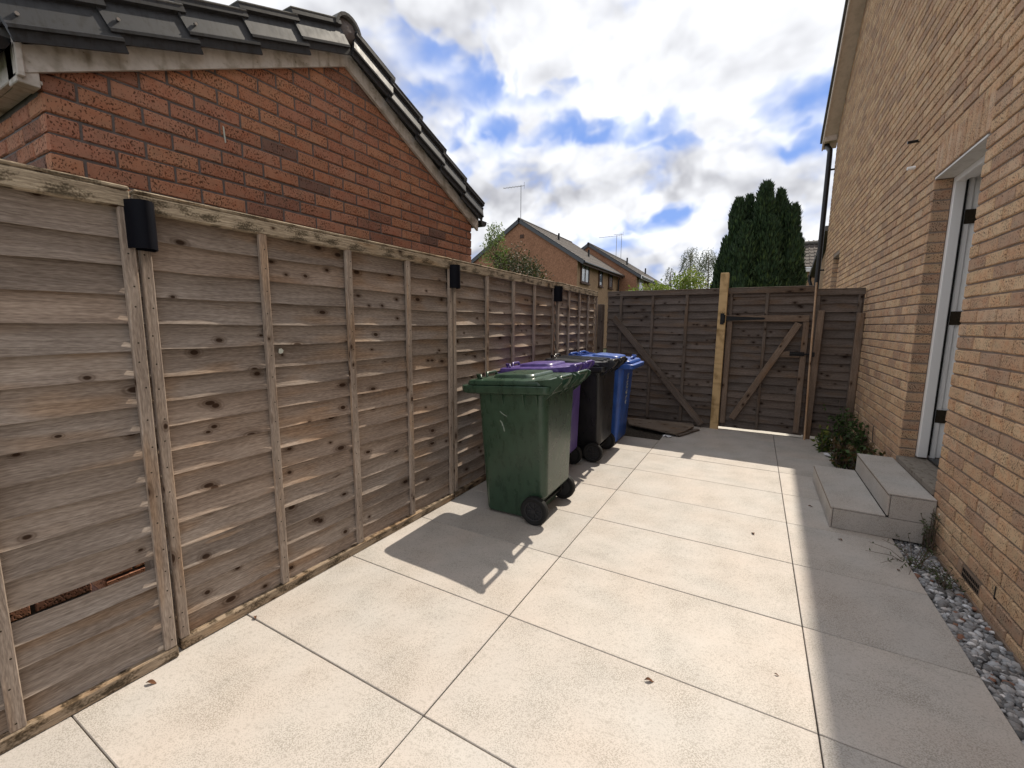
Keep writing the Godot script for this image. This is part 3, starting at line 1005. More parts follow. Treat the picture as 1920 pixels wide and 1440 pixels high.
func build_ground() -> void:
	var g := MB.new()
	g.quad(Vector3(-120, -0.16, 30), Vector3(120, -0.16, 30), Vector3(120, -0.16, -200), Vector3(-120, -0.16, -200), Vector3.UP)
	structure("ground", g.done(), mats.grass)
	var bed := MB.new()
	bed.box(at(Vector3(-0.56, -0.071, -1.2)), Vector3(2.86, 0.1, 10.1), 0.0)
	var paving := structure("paving", bed.done(), mats.joint)
	var xs := [-2.04, -0.917, 0.284, 0.872]
	var zs := []
	for j in range(-8, 10):
		zs.append(-1.026 - 0.605 * j)
	zs[zs.size() - 1] = -6.27
	rng.seed = 8
	for c in 3:
		for r in zs.size() - 1:
			var x0: float = xs[c]
			var x1: float = xs[c + 1]
			var z0: float = zs[r + 1]
			var z1: float = zs[r]
			if c == 0 and z1 < -5.0:
				continue
			if z0 < -6.28 or z1 > 3.9:
				continue
			var gap := 0.0042
			var s := part(paving, "paving_slab", slab_mesh(x1 - x0 - gap, z1 - z0 - gap), mats["slab%d" % rng.randi_range(0, 3)], Transform3D(Basis(Vector3.UP, rng.randf_range(-0.0012, 0.0012)), Vector3((x0 + x1) * 0.5, -0.010 + rng.randf_range(-0.0008, 0.0008), (z0 + z1) * 0.5)))
			s.rotation.x = rng.randf_range(-0.0008, 0.0008)
	# soil where the paving stops, by the back fence and beside the steps
	var so := MB.new()
	so.box(at(Vector3(-1.5, -0.068, -5.86)), Vector3(1.15, 0.1, 1.2), 0.0)
	structure("soil_bed", so.done(), mats.soil)
	var so2 := MB.new()
	so2.box(at(Vector3(0.965, -0.075, -5.4)), Vector3(0.186, 0.11, 1.72), 0.0)
	structure("planting_bed", so2.done(), mats.soil)
	# gravel strip along the house
	var gb := MB.new()
	gb.box(at(Vector3(0.966, -0.1, -0.3)), Vector3(0.188, 0.1, 8.48), 0.0)
	structure("gravel_bed", gb.done(), mats.gravel_bed)
	var pm := []
	for k in 3:
		rng.seed = 60 + k
		var nz := FastNoiseLite.new()
		nz.seed = 60 + k
		nz.frequency = 0.9
		var rings := []
		for i in 6:
			var el := -PI * 0.5 + PI * (i + 0.25) / 5.5
			var ring := PackedVector3Array()
			for j in 9:
				var a := TAU * j / 9.0
				var d := Vector3(cos(a) * cos(el), sin(el), sin(a) * cos(el))
				ring.append(d * (1.0 + 0.35 * nz.get_noise_3dv(d * 1.3)) * Vector3(1.0, 0.55, 0.72))
			rings.append(ring)
		var mb := MB.new()
		mb.loft(rings)
		pm.append(mb.done())
	var gr := Node3D.new()
	gr.name = "gravel"
	add_child(gr)
	gr.set_meta("kind", "stuff")
	gr.set_meta("label", "grey and white rounded pebbles in the strip along the brick house")
	gr.set_meta("category", "gravel")
	for k in 3:
		var mm := MultiMesh.new()
		mm.transform_format = MultiMesh.TRANSFORM_3D
		mm.use_colors = true
		mm.mesh = pm[k]
		mm.instance_count = 1500
		for i in 1500:
			rng.seed = 5000 + k * 3000 + i
			var z := rng.randf_range(-3.58, 0.6) if i % 3 > 0 else rng.randf_range(-3.58, -1.6)
			var x := rng.randf_range(0.885, 1.05)
			var s := rng.randf_range(0.009, 0.0175) if rng.randf() < 0.86 else rng.randf_range(0.017, 0.026)
			var b := Basis.from_euler(Vector3(rng.randf_range(-0.5, 0.5), rng.randf() * TAU, rng.randf_range(-0.5, 0.5))).scaled(Vector3.ONE * s)
			mm.set_instance_transform(i, Transform3D(b, Vector3(x, -0.046 + rng.randf_range(0.0, 0.026), z)))
			var tone := rng.randf_range(0.10, 0.42)
			if rng.randf() < 0.14:
				tone = rng.randf_range(0.5, 0.72)
			var warm := rng.randf_range(-0.03, 0.05)
			var cc := Color(tone * (1.0 + warm), tone, tone * (1.03 - warm))
			if rng.randf() < 0.03:
				cc = Color(0.24, 0.12, 0.08)
			mm.set_instance_color(i, cc)
		var mi := MultiMeshInstance3D.new()
		mi.name = "pebbles"
		mi.multimesh = mm
		mi.material_override = mats.pebble
		gr.add_child(mi, true)
	# path outside the gate
	var pa := MB.new()
	pa.box(at(Vector3(0.1, -0.085, -10.4)), Vector3(1.9, 0.13, 8.0), 0.0)
	structure("path", pa.done(), mats.path)


# ---------------------------------------------------------------- the house on the right
const HX := 1.06

func wall_patch(m: MB, x: float, depth: float, z0: float, z1: float, y0: float, y1: float) -> void:
	m.box(at(Vector3(x + depth * 0.5, (y0 + y1) * 0.5, (z0 + z1) * 0.5)), Vector3(depth, y1 - y0, z1 - z0), 0.0)


func verge_y(z: float) -> float:
	return 5.0 + 0.7 * (z + 10.45) if z < -5.5 else 5.0 + 0.7 * (-0.55 - z)


func build_house() -> void:
	var h := thing("brick_house", Vector3(HX, 0, -5.5), "tall buff brick house on the right with a white side door", "house")
	var dz0 := -4.44
	var dz1 := -3.60
	var door_top := 2.45
	var door_sill := 0.345
	var wz0 := -9.40
	var wz1 := -8.70
	# mortar core with openings
	var core := MB.new()
	var cx := HX + 0.0085
	var t := 0.24
	wall_patch(core, cx, t, -10.5, wz0, -0.16, 5.0)
	wall_patch(core, cx, t, wz0, wz1, -0.16, 0.95)
	wall_patch(core, cx, t, wz0, wz1, 2.53, 5.0)
	wall_patch(core, cx, t, wz1, dz0, -0.16, 5.0)
	wall_patch(core, cx, t, dz0, dz1, -0.16, door_sill - 0.06)
	wall_patch(core, cx, t, dz0, dz1, door_top + 0.006, 5.0)
	wall_patch(core, cx, t, dz1, -0.5, -0.16, 5.0)
	core.prism(PackedVector2Array([Vector2(-10.5, 5.0), Vector2(-0.5, 5.0), Vector2(-5.5, 8.46)]), 0.0, 0.24, Transform3D(Basis(Vector3(0, 0, 1), Vector3.UP, Vector3(1, 0, 0)), Vector3(cx, 0, 0)))
	part(h, "mortar", core.done(), mats.mortar_buff)
	# far, near and back walls
	var ow := MB.new()
	ow.box(at(Vector3(5.3, 2.42, -10.38)), Vector3(8.0, 5.16, 0.24), 0.0)
	ow.box(at(Vector3(5.3, 2.42, -0.62)), Vector3(8.0, 5.16, 0.24), 0.0)
	ow.box(at(Vector3(9.3, 2.42, -5.5)), Vector3(0.24, 5.16, 10.0), 0.0)
	part(h, "other_walls", ow.done(), mats.far_front)
	# bricks, courses cut by the openings
	var holes := [[dz0, dz1, door_sill - 0.06, door_top], [dz0 - 0.03, dz1 + 0.03, door_top, door_top + 0.225], [wz0, wz1, 0.95, 2.53], [-3.09, -2.865, 0.03, 0.11]]
	var lim := func(_y0: float, y1: float) -> Array:
		var cut := maxf(0.0, (y1 - 5.0) / 0.7)
		return [-10.5 + cut, -0.5 - cut]
	var list := courses(-0.12, 8.3, -0.12, lim, holes)
	var key := func(c: Vector3) -> float: return c.distance_to(EYE) + (100.0 if c.z > -1.95 else 0.0)
	lay(h, list, Vector3(HX, 0, 0), Vector3(0, 0, 1), Vector3(-1, 0, 0), mats.buff_tones, "buff", 300, key, 300)
	# soldier course over the door
	var meshes := []
	for k in 3:
		meshes.append(brick_mb(820 + k).done())
	rng.seed = 12
	for k in 12:
		var z := dz0 - 0.03 + 0.0375 + k * 0.075
		var xf := Transform3D(Basis(Vector3(0, 1, 0), Vector3(0, 0, -1), Vector3(-1, 0, 0)), Vector3(HX + rng.randf_range(-0.002, 0.001), door_top + 0.012 + 0.1075, z))
		part(h, "soldier_brick", meshes[k % 3], mats["buff%d" % [4, 3, 6, 1, 5][rng.randi_range(0, 4)]], xf)
	# brick reveal at the far side of the door, turned into the wall
	rng.seed = 13
	for r in range(5, 34):
		var y := -0.12 + r * 0.075 + 0.0425
		if y < door_sill or y > door_top - 0.02:
			continue
		var m := brick_mb(840 + r, 0.102, 0.03)
		part(h, "reveal_brick", m.done(), mats["buff%d" % [3, 5, 1, 3, 5][rng.randi_range(0, 4)]], Transform3D(Basis(), Vector3(HX + 0.053, y, dz0 + 0.004)))
	for r in range(15, 35):
		var y := -0.12 + r * 0.075 + 0.0425
		if y > 2.52:
			continue
		var m := brick_mb(880 + r, 0.102, 0.03)
		part(h, "reveal_brick", m.done(), mats["buff%d" % [3, 1, 4][rng.randi_range(0, 2)]], Transform3D(Basis(), Vector3(HX + 0.053, y, wz0 + 0.004)))
	# door: lining, frame, seal, leaf folded back into the hall, three hinges
	var lining := MB.new()
	lining.box(at(Vector3(HX + 0.062, door_top - 0.007, (dz0 + dz1) * 0.5)), Vector3(0.118, 0.012, dz1 - dz0 - 0.002), 0.0)
	part(h, "head_lining", lining.done(), mats.white_old)
	var fx := HX + 0.105
	var fr := MB.new()
	fr.box(at(Vector3(fx + 0.030, (door_sill + door_top) * 0.5, dz0 + 0.024)), Vector3(0.060, door_top - door_sill - 0.03, 0.042), 0.004, 1)
	fr.box(at(Vector3(fx + 0.092, (door_sill + door_top) * 0.5, dz0 + 0.012)), Vector3(0.036, door_top - door_sill - 0.03, 0.020), 0.002, 1)
	fr.box(at(Vector3(fx + 0.030, door_top - 0.034, (dz0 + dz1) * 0.5 + 0.02)), Vector3(0.058, 0.042, dz1 - dz0 - 0.05), 0.004, 2)
	fr.box(at(Vector3(fx + 0.092, door_top - 0.026, (dz0 + dz1) * 0.5 + 0.02)), Vector3(0.036, 0.025, dz1 - dz0 - 0.05), 0.002, 2)
	fr.box(at(Vector3(fx + 0.030, (door_sill + door_top) * 0.5, dz1 - 0.024)), Vector3(0.060, door_top - door_sill - 0.03, 0.042), 0.004, 1)
	var frame := part(h, "door_frame", fr.done(), mats.white_paint)
	var seal := MB.new()
	seal.box(at(Vector3(fx + 0.067, (door_sill + door_top) * 0.5, dz0 + 0.020)), Vector3(0.013, door_top - door_sill - 0.07, 0.034), 0.002, 1)
	part(frame, "seal", seal.done(), mats.rubber)
	var groove := MB.new()
	groove.box(at(Vector3(fx + 0.128, (door_sill + door_top) * 0.5, dz0 + 0.004)), Vector3(0.036, door_top - door_sill - 0.04, 0.006), 0.0, 1)
	part(frame, "rebate", groove.done(), mats.white_paint)
	var leaf := MB.new()
	leaf.box(at(Vector3(fx + 0.148 + 0.41, (door_sill + door_top) * 0.5 + 0.002, dz0 + 0.022)), Vector3(0.82, door_top - door_sill - 0.09, 0.042), 0.004, 1)
	var door := part(h, "door", leaf.done(), mats.white_paint)
	for y in [0.69, 1.43, 2.15]:
		var hm := MB.new()
		hm.box(at(Vector3(fx + 0.112, y, dz0 + 0.0245)), Vector3(0.066, 0.10, 0.004), 0.001)
		hm.box(at(Vector3(fx + 0.164, y, dz0 + 0.0445)), Vector3(0.026, 0.10, 0.004), 0.001)
		var hg := part(door, "hinge", hm.done(), mats.hinge)
		var kn := MB.new()
		kn.tube([Vector3(fx + 0.146, y - 0.05, dz0 + 0.046), Vector3(fx + 0.146, y + 0.05, dz0 + 0.046)], 0.006, 8)
		part(hg, "hinge_knuckle", kn.done(), mats.white_old)
	var sill := MB.new()
	sill.box(at(Vector3(HX + 0.085, door_sill - 0.02, (dz0 + dz1) * 0.5)), Vector3(0.19, 0.045, dz1 - dz0 - 0.004), 0.006)
	part(h, "door_sill", sill.done(), mats.sill_stone)
	var thr := MB.new()
	thr.box(at(Vector3(HX + 0.20, door_sill + 0.012, (dz0 + dz1) * 0.5)), Vector3(0.07, 0.022, dz1 - dz0 - 0.1), 0.004)
	part(h, "threshold", thr.done(), mats.black_plastic)
	# hall behind the door
	var hall := MB.new()
	hall.box(at(Vector3(2.4, door_sill - 0.05, -4.0)), Vector3(2.2, 0.04, 1.5), 0.0)
	hall.box(at(Vector3(2.4, 2.62, -4.0)), Vector3(2.2, 0.04, 1.5), 0.0)
	hall.box(at(Vector3(3.5, 1.5, -4.0)), Vector3(0.04, 2.4, 1.5), 0.0)
	hall.box(at(Vector3(2.4, 1.5, -4.75)), Vector3(2.2, 2.4, 0.04), 0.0)
	hall.box(at(Vector3(2.4, 1.5, -3.25)), Vector3(2.2, 2.4, 0.04), 0.0)
	part(h, "hall", hall.done(), mats.hall)
	# far window in its recess
	var wf := MB.new()
	for z in [wz0 + 0.03, wz1 - 0.03]:
		wf.box(at(Vector3(HX + 0.14, 1.74, z)), Vector3(0.06, 1.58, 0.06), 0.004)
	for y in [0.98, 2.5]:
		wf.box(at(Vector3(HX + 0.14, y, (wz0 + wz1) * 0.5)), Vector3(0.06, 0.06, wz1 - wz0 - 0.12), 0.004)
	var win := part(h, "window", wf.done(), mats.brown_paint)
	var pane := MB.new()
	pane.box(at(Vector3(HX + 0.15, 1.74, (wz0 + wz1) * 0.5)), Vector3(0.008, 1.46, wz1 - wz0 - 0.12), 0.0)
	part(win, "pane", pane.done(), mats.glass)
	# air brick and weep slot low on the wall
	var ab := MB.new()
	ab.box(at(Vector3(HX + 0.011, 0.067, -2.978)), Vector3(0.02, 0.068, 0.212), 0.002)
	var air := part(h, "air_brick", ab.done(), mats.vent)
	for k in 11:
		for row in 2:
			var sl := MB.new()
			sl.box(at(Vector3(HX + 0.0005, 0.053 + row * 0.028, -3.068 + k * 0.018)), Vector3(0.003, 0.018, 0.009), 0.0)
			part(air, "vent_slot", sl.done(), mats.dark)
	var weep := MB.new()
	weep.box(at(Vector3(HX + 0.003, 0.14, -2.732)), Vector3(0.008, 0.062, 0.009), 0.0)
	part(h, "weep_vent", weep.done(), mats.black_plastic)
	# projecting plinth edge at the gravel
	var pl := MB.new()
	pl.box(at(Vector3(HX - 0.004, -0.022, -1.98)), Vector3(0.012, 0.03, 3.1), 0.003)
	part(h, "plinth_edge", pl.done(), mats.vent)
	# overflow pipes above the door
	var ov := MB.new()
	ov.tube([Vector3(HX + 0.02, 2.90, -5.0), Vector3(HX - 0.07, 2.895, -5.0)], 0.012, 8)
	part(h, "overflow_pipe", ov.done(), mats.black_plastic)
	var ov2 := MB.new()
	ov2.tube([Vector3(HX + 0.02, 2.69, -5.0), Vector3(HX - 0.05, 2.685, -5.0)], 0.014, 8)
	part(h, "vent_pipe", ov2.done(), mats.white_paint)
	# verge: soffit, barge board, tile edge, on both slopes
	for side in [0, 1]:
		var a := -10.78 if side == 0 else -0.22
		var b := -5.5
		var n := 1
		var so := MB.new()
		so.quad(Vector3(HX + 0.02, verge_y(a), a), Vector3(HX + 0.02, verge_y(b), b), Vector3(0.868, verge_y(b), b), Vector3(0.868, verge_y(a), a), Vector3.DOWN)
		so.quad(Vector3(HX + 0.02, verge_y(a) + 0.01, a), Vector3(HX + 0.02, verge_y(b) + 0.01, b), Vector3(0.868, verge_y(b) + 0.01, b), Vector3(0.868, verge_y(a) + 0.01, a), Vector3.UP)
		part(h, "verge_soffit", so.done(), mats.soffit)
		var poly := PackedVector2Array([Vector2(a, verge_y(a) - 0.02), Vector2(b, verge_y(b) - 0.02), Vector2(b, verge_y(b) + 0.19), Vector2(a, verge_y(a) + 0.19)])
		var bb := MB.new()
		bb.prism(poly, 0.0, 0.02, Transform3D(Basis(Vector3(0, 0, 1), Vector3.UP, Vector3(1, 0, 0)), Vector3(0.85, 0, 0)))
		part(h, "barge_board", bb.done(), mats.soffit)
		var poly2 := PackedVector2Array([Vector2(a - (0.05 if side == 0 else -0.05), verge_y(a) + 0.135), Vector2(b, verge_y(b) + 0.17), Vector2(b, verge_y(b) + 0.27), Vector2(a - (0.05 if side == 0 else -0.05), verge_y(a) + 0.235)])
		var rt := MB.new()
		rt.prism(poly2, 0.0, 8.6, Transform3D(Basis(Vector3(0, 0, 1), Vector3.UP, Vector3(1, 0, 0)), Vector3(0.818, 0, 0)))
		part(h, "roof", rt.done(), mats.roof_tile)
		n += 1
	# boxed eave end, gutter and downpipe at the far corner
	var bx := MB.new()
	bx.box(at(Vector3(0.965, 4.93, -10.66)), Vector3(0.19, 0.18, 0.24), 0.004)
	part(h, "eave_box", bx.done(), mats.soffit)
	var gut := MB.new()
	gut.tube([Vector3(0.84, 4.98, -10.88), Vector3(9.3, 4.98, -10.88)], 0.06, 10)
	part(h, "gutter", gut.done(), mats.black_plastic)
	var dp := MB.new()
	dp.tube([Vector3(0.925, 4.94, -10.70), Vector3(0.925, 4.80, -10.70), Vector3(0.965, 4.66, -10.52), Vector3(0.965, 4.55, -10.50), Vector3(0.965, -0.15, -10.50)], 0.044, 12)
	var down := part(h, "downpipe", dp.done(), mats.black_plastic)
	for y in [4.3, 2.45]:
		var br := MB.new()
		br.box(at(Vector3(1.03, y, -10.48)), Vector3(0.11, 0.03, 0.03), 0.004)
		part(down, "bracket", br.done(), mats.black_plastic)


# ---------------------------------------------------------------- the neighbour's garage on the left
const GX := -2.55

func build_garage() -> void:
	var g := thing("brick_garage", Vector3(GX, 0, -2.21), "red brick garage with a black tiled gable roof behind the left fence", "garage")
	var z0 := -0.71
	var z1 := -3.71
	var rise := 0.49
	var core := MB.new()
	core.box(at(Vector3(GX - 0.11 - 0.007, 1.08, (z0 + z1) * 0.5)), Vector3(0.22, 2.48, z0 - z1 - 0.014), 0.0)
	core.prism(PackedVector2Array([Vector2(z1 + 0.007, 2.32), Vector2(z0 - 0.007, 2.32), Vector2((z0 + z1) * 0.5, 2.32 + 1.5 * rise + 0.06)]), -0.22, 0.0, Transform3D(Basis(Vector3(0, 0, 1), Vector3.UP, Vector3(1, 0, 0)), Vector3(GX - 0.007, 0, 0)))
	core.box(at(Vector3(GX - 2.6, 1.08, z0 - 0.11 - 0.007)), Vector3(4.76, 2.48, 0.22), 0.0)
	core.box(at(Vector3(GX - 2.6, 1.08, z1 + 0.11 + 0.007)), Vector3(4.76, 2.48, 0.22), 0.0)
	part(g, "mortar", core.done(), mats.mortar_red)
	var lim := func(_y0: float, y1: float) -> Array:
		var cut := maxf(0.0, (y1 - 2.42) / rise)
		return [cut, 3.0 - cut]
	var list := courses(-0.1, 3.1, 0.008, lim, [], 1)
	var key := func(c: Vector3) -> float: return (0.0 if c.y > 1.72 else 5.0 if c.y > 0.25 and c.y < 0.6 and c.z > -1.3 else 50.0) + c.distance_to(EYE)
	lay(g, list, Vector3(GX, 0, z0), Vector3(0, 0, -1), Vector3(1, 0, 0), mats.red_tones, "red", 262, key, 500)
	var lim2 := func(_y0: float, _y1: float) -> Array: return [0.0, 5.0]
	var list2 := courses(-0.1, 2.3, 0.008, lim2, [], 0)
	var key2 := func(c: Vector3) -> float: return (0.0 if c.y > 1.72 else 50.0) + c.distance_to(EYE)
	lay(g, list2, Vector3(GX - 5.005, 0, z0), Vector3(1, 0, 0), Vector3(0, 0, 1), mats.red_tones, "red", 36, key2, 540)
	# pale dropping run down the bricks
	var dr := MB.new()
	dr.prism(PackedVector2Array([Vector2(-1.400, 2.385), Vector2(-1.393, 2.39), Vector2(-1.395, 2.34), Vector2(-1.399, 2.305), Vector2(-1.405, 2.31)]), 0.0, 0.0012, Transform3D(Basis(Vector3(0, 0, 1), Vector3.UP, Vector3(1, 0, 0)), Vector3(GX + 0.0022, 0, 0)))
	part(g, "white_streak", dr.done(), mats.white_mark)
	# roof over the back
	var mid := (z0 + z1) * 0.5
	for s in [-1.0, 1.0]:
		var e: float = mid + s * 1.60
		var rf := MB.new()
		rf.prism(PackedVector2Array([Vector2(e, 2.42 - 0.03), Vector2(mid, 2.42 + 1.60 * rise - 0.03), Vector2(mid, 2.42 + 1.60 * rise + 0.06), Vector2(e, 2.48)]), -5.0, 0.0, Transform3D(Basis(Vector3(0, 0, 1), Vector3.UP, Vector3(1, 0, 0)), Vector3(GX + 0.02, 0, 0)))
		part(g, "roof", rf.done(), mats.roof_tile)
	# barge boards
	for s in [1.0, -1.0]:
		var e: float = mid + s * 1.575
		var ye := 2.325 - 0.075 * rise
		var poly := PackedVector2Array([Vector2(e, ye), Vector2(mid, 2.325 + 1.5 * rise), Vector2(mid, 2.325 + 1.5 * rise + 0.098), Vector2(e, ye + 0.098)])
		var bb := MB.new()
		bb.prism(poly, 0.0, 0.022, Transform3D(Basis(Vector3(0, 0, 1), Vector3.UP, Vector3(1, 0, 0)), Vector3(GX + 0.008, 0, 0)))
		part(g, "barge_board", bb.done(), mats.barge)
	# near-black strip that paints in the shaded gap between barge board and verge
	for s in [1.0, -1.0]:
		var e2: float = mid + s * 1.57
		var yb := 2.325 - 0.07 * rise + 0.09
		var uc := MB.new()
		uc.prism(PackedVector2Array([Vector2(e2, yb), Vector2(mid, yb + 1.57 * rise), Vector2(mid, yb + 1.57 * rise + 0.14), Vector2(e2, yb + 0.14)]), 0.0, 0.03, Transform3D(Basis(Vector3(0, 0, 1), Vector3.UP, Vector3(1, 0, 0)), Vector3(GX - 0.015, 0, 0)))
		part(g, "undercloak", uc.done(), mats.rubber)
	var box_end := MB.new()
	box_end.box(at(Vector3(GX - 0.02, 2.335, -0.67)), Vector3(0.09, 0.145, 0.066), 0.003)
	part(g, "eave_end", box_end.done(), mats.barge)
	# verge units, each overlapping the one below it
	var prof := PackedVector2Array([Vector2(-0.16, 0.074), Vector2(0.004, 0.074), Vector2(0.006, 0.050), Vector2(-0.012, 0.040), Vector2(0.022, -0.062), Vector2(0.028, -0.066), Vector2(0.028, -0.078), Vector2(0.017, -0.080), Vector2(0.017, -0.118), Vector2(0.006, -0.118), Vector2(0.004, -0.07), Vector2(-0.026, 0.034), Vector2(-0.16, 0.05)])
	var ang := atan(rise)
	for s in [1.0, -1.0]:
		var up := Vector3(0, sin(ang), -s * cos(ang))
		var nrm := Vector3(0, cos(ang), s * sin(ang))
		for k in 5:
			var st := Vector3(GX + 0.062, 2.325 - 0.11 * rise + 0.192, mid + s * 1.61) + up * (0.342 * k)
			var tilt := deg_to_rad(5.6)
			var u2 := (up * cos(tilt) - nrm * sin(tilt)).normalized()
			var n2 := (nrm * cos(tilt) + up * sin(tilt)).normalized()
			rng.seed = 70 + k + int(s * 10)
			var bs := Basis(Vector3(1, 0, 0), n2, u2)
			var vm := MB.new()
			vm.prism(prof, 0.0, 0.375, Transform3D(bs, st + n2 * 0.03 + Vector3(rng.randf_range(-0.003, 0.003), 0, 0)))
			var unit := part(g, "verge_unit", vm.done(), mats.verge_plastic)
			var tp := MB.new()
			tp.box(Transform3D(bs, st + n2 * (0.03 + 0.079) + u2 * 0.1875 + Vector3(-0.072, 0, 0)), Vector3(0.155, 0.010, 0.376), 0.003)
			part(unit, "tile_edge", tp.done(), mats.verge_top)
			var lip := MB.new()
			lip.box(Transform3D(bs, st + n2 * 0.015 + u2 * 0.004 + Vector3(-0.06, 0, 0)), Vector3(0.12, 0.09, 0.012), 0.003)
			part(unit, "end_stop", lip.done(), mats.verge_plastic)
			if s > 0.0 and k < 3:
				var sc := MB.new()
				sc.tube([st + n2 * 0.0 + u2 * 0.05 + Vector3(0.012, 0, 0), st + n2 * 0.0 + u2 * 0.05 + Vector3(0.024, 0, 0)], 0.007, 8)
				part(unit, "screw", sc.done(), mats.chrome)
	# ridge tile with its mortar end
	var rd := MB.new()
	var py := 2.325 + 1.5 * rise + 0.20
	for k in 10:
		var a0 := PI * k / 10.0
		var a1 := PI * (k + 1) / 10.0
		var r := 0.105
		var p0 := Vector3(0, sin(a0) * r, cos(a0) * r)
		var p1 := Vector3(0, sin(a1) * r, cos(a1) * r)
		for xr in [[GX + 0.07, GX - 5.0]]:
			var o0 := Vector3(xr[0], py, mid)
			var o1 := Vector3(xr[1], py, mid)
			rd.squad(o0 + p0, o0 + p1, o1 + p1, o1 + p0, p0.normalized(), p1.normalized(), p1.normalized(), p0.normalized())
			rd.quad(o0 + p0 * 0.82, o0 + p1 * 0.82, o0 + p1, o0 + p0, Vector3.RIGHT)
			rd.squad(o0 + p0 * 0.82, o0 + p1 * 0.82, o1 + p1 * 0.82, o1 + p0 * 0.82, -p0.normalized(), -p1.normalized(), -p1.normalized(), -p0.normalized())
	var ridge := part(g, "ridge_tile", rd.done(), mats.verge_top)
	var nz := FastNoiseLite.new()
	nz.seed = 4
	nz.frequency = 14.0
	var rings := []
	for i in 5:
		var ring := PackedVector3Array()
		var q := i / 4.0
		for j in 14:
			var a := TAU * j / 14.0
			var r := 0.085 * sqrt(maxf(0.02, 1.0 - q * q * 0.95))
			var pp := Vector3(GX + 0.02 + q * 0.045, py + 0.01 + sin(a) * r * 0.9, mid + cos(a) * r)
			ring.append(pp * 1.0 + Vector3(1, 0.3, 0.3) * nz.get_noise_3dv(pp) * 0.02)
		rings.append(ring)
	var mo := MB.new()
	mo.loft(rings)
	part(ridge, "mortar_end", mo.done(), mats.mortar_red)
	# near eave: fascia, soffit and gutter; far eave gutter
	var fa := MB.new()
	fa.box(at(Vector3(GX - 2.48, 2.355, -0.648)), Vector3(5.05, 0.15, 0.022), 0.003)
	part(g, "fascia", fa.done(), mats.barge)
	var sf := MB.new()
	sf.box(at(Vector3(GX - 2.48, 2.286, -0.685)), Vector3(5.0, 0.012, 0.05), 0.0)
	part(g, "soffit", sf.done(), mats.barge)
	for zz in [-0.575, -3.86]:
		var gt := MB.new()
		var yy := 2.395
		for k in 8:
			var a0 := PI + PI * k / 8.0
			var a1 := PI + PI * (k + 1) / 8.0
			var p0 := Vector3(0, sin(a0) * 0.055, cos(a0) * 0.055)
			var p1 := Vector3(0, sin(a1) * 0.055, cos(a1) * 0.055)
			var o0 := Vector3(GX + 0.05, yy, zz)
			var o1 := Vector3(GX - 5.0, yy, zz)
			gt.squad(o0 + p0, o0 + p1, o1 + p1, o1 + p0, p0.normalized(), p1.normalized(), p1.normalized(), p0.normalized())
			gt.tri(o0, o0 + p0, o0 + p1, Vector3.RIGHT)
		part(g, "gutter", gt.done(), mats.black_plastic)


# ---------------------------------------------------------------- fences
func build_low_wall() -> void:
	var w := thing("low_brick_wall", Vector3(-2.5, 0, 0.4), "low red brick wall glimpsed through the slit in the nearest left fence panel", "wall")
	var core := MB.new()
	core.box(at(Vector3(-2.562, 0.42, 0.45)), Vector3(0.11, 1.16, 2.2), 0.0)
	part(w, "mortar", core.done(), mats.mortar_red)
	var lim := func(_y0: float, _y1: float) -> Array: return [0.0, 2.2]
	var list := courses(-0.1, 1.0, 0.008, lim, [], 0)
	var key := func(c: Vector3) -> float: return absf(c.y - 0.4) + (0.0 if c.z < 0.2 else 9.0)
	lay(w, list, Vector3(-2.5, 0, 1.55), Vector3(0, 0, -1), Vector3(1, 0, 0), mats.red_tones, "red", 20, key, 560)


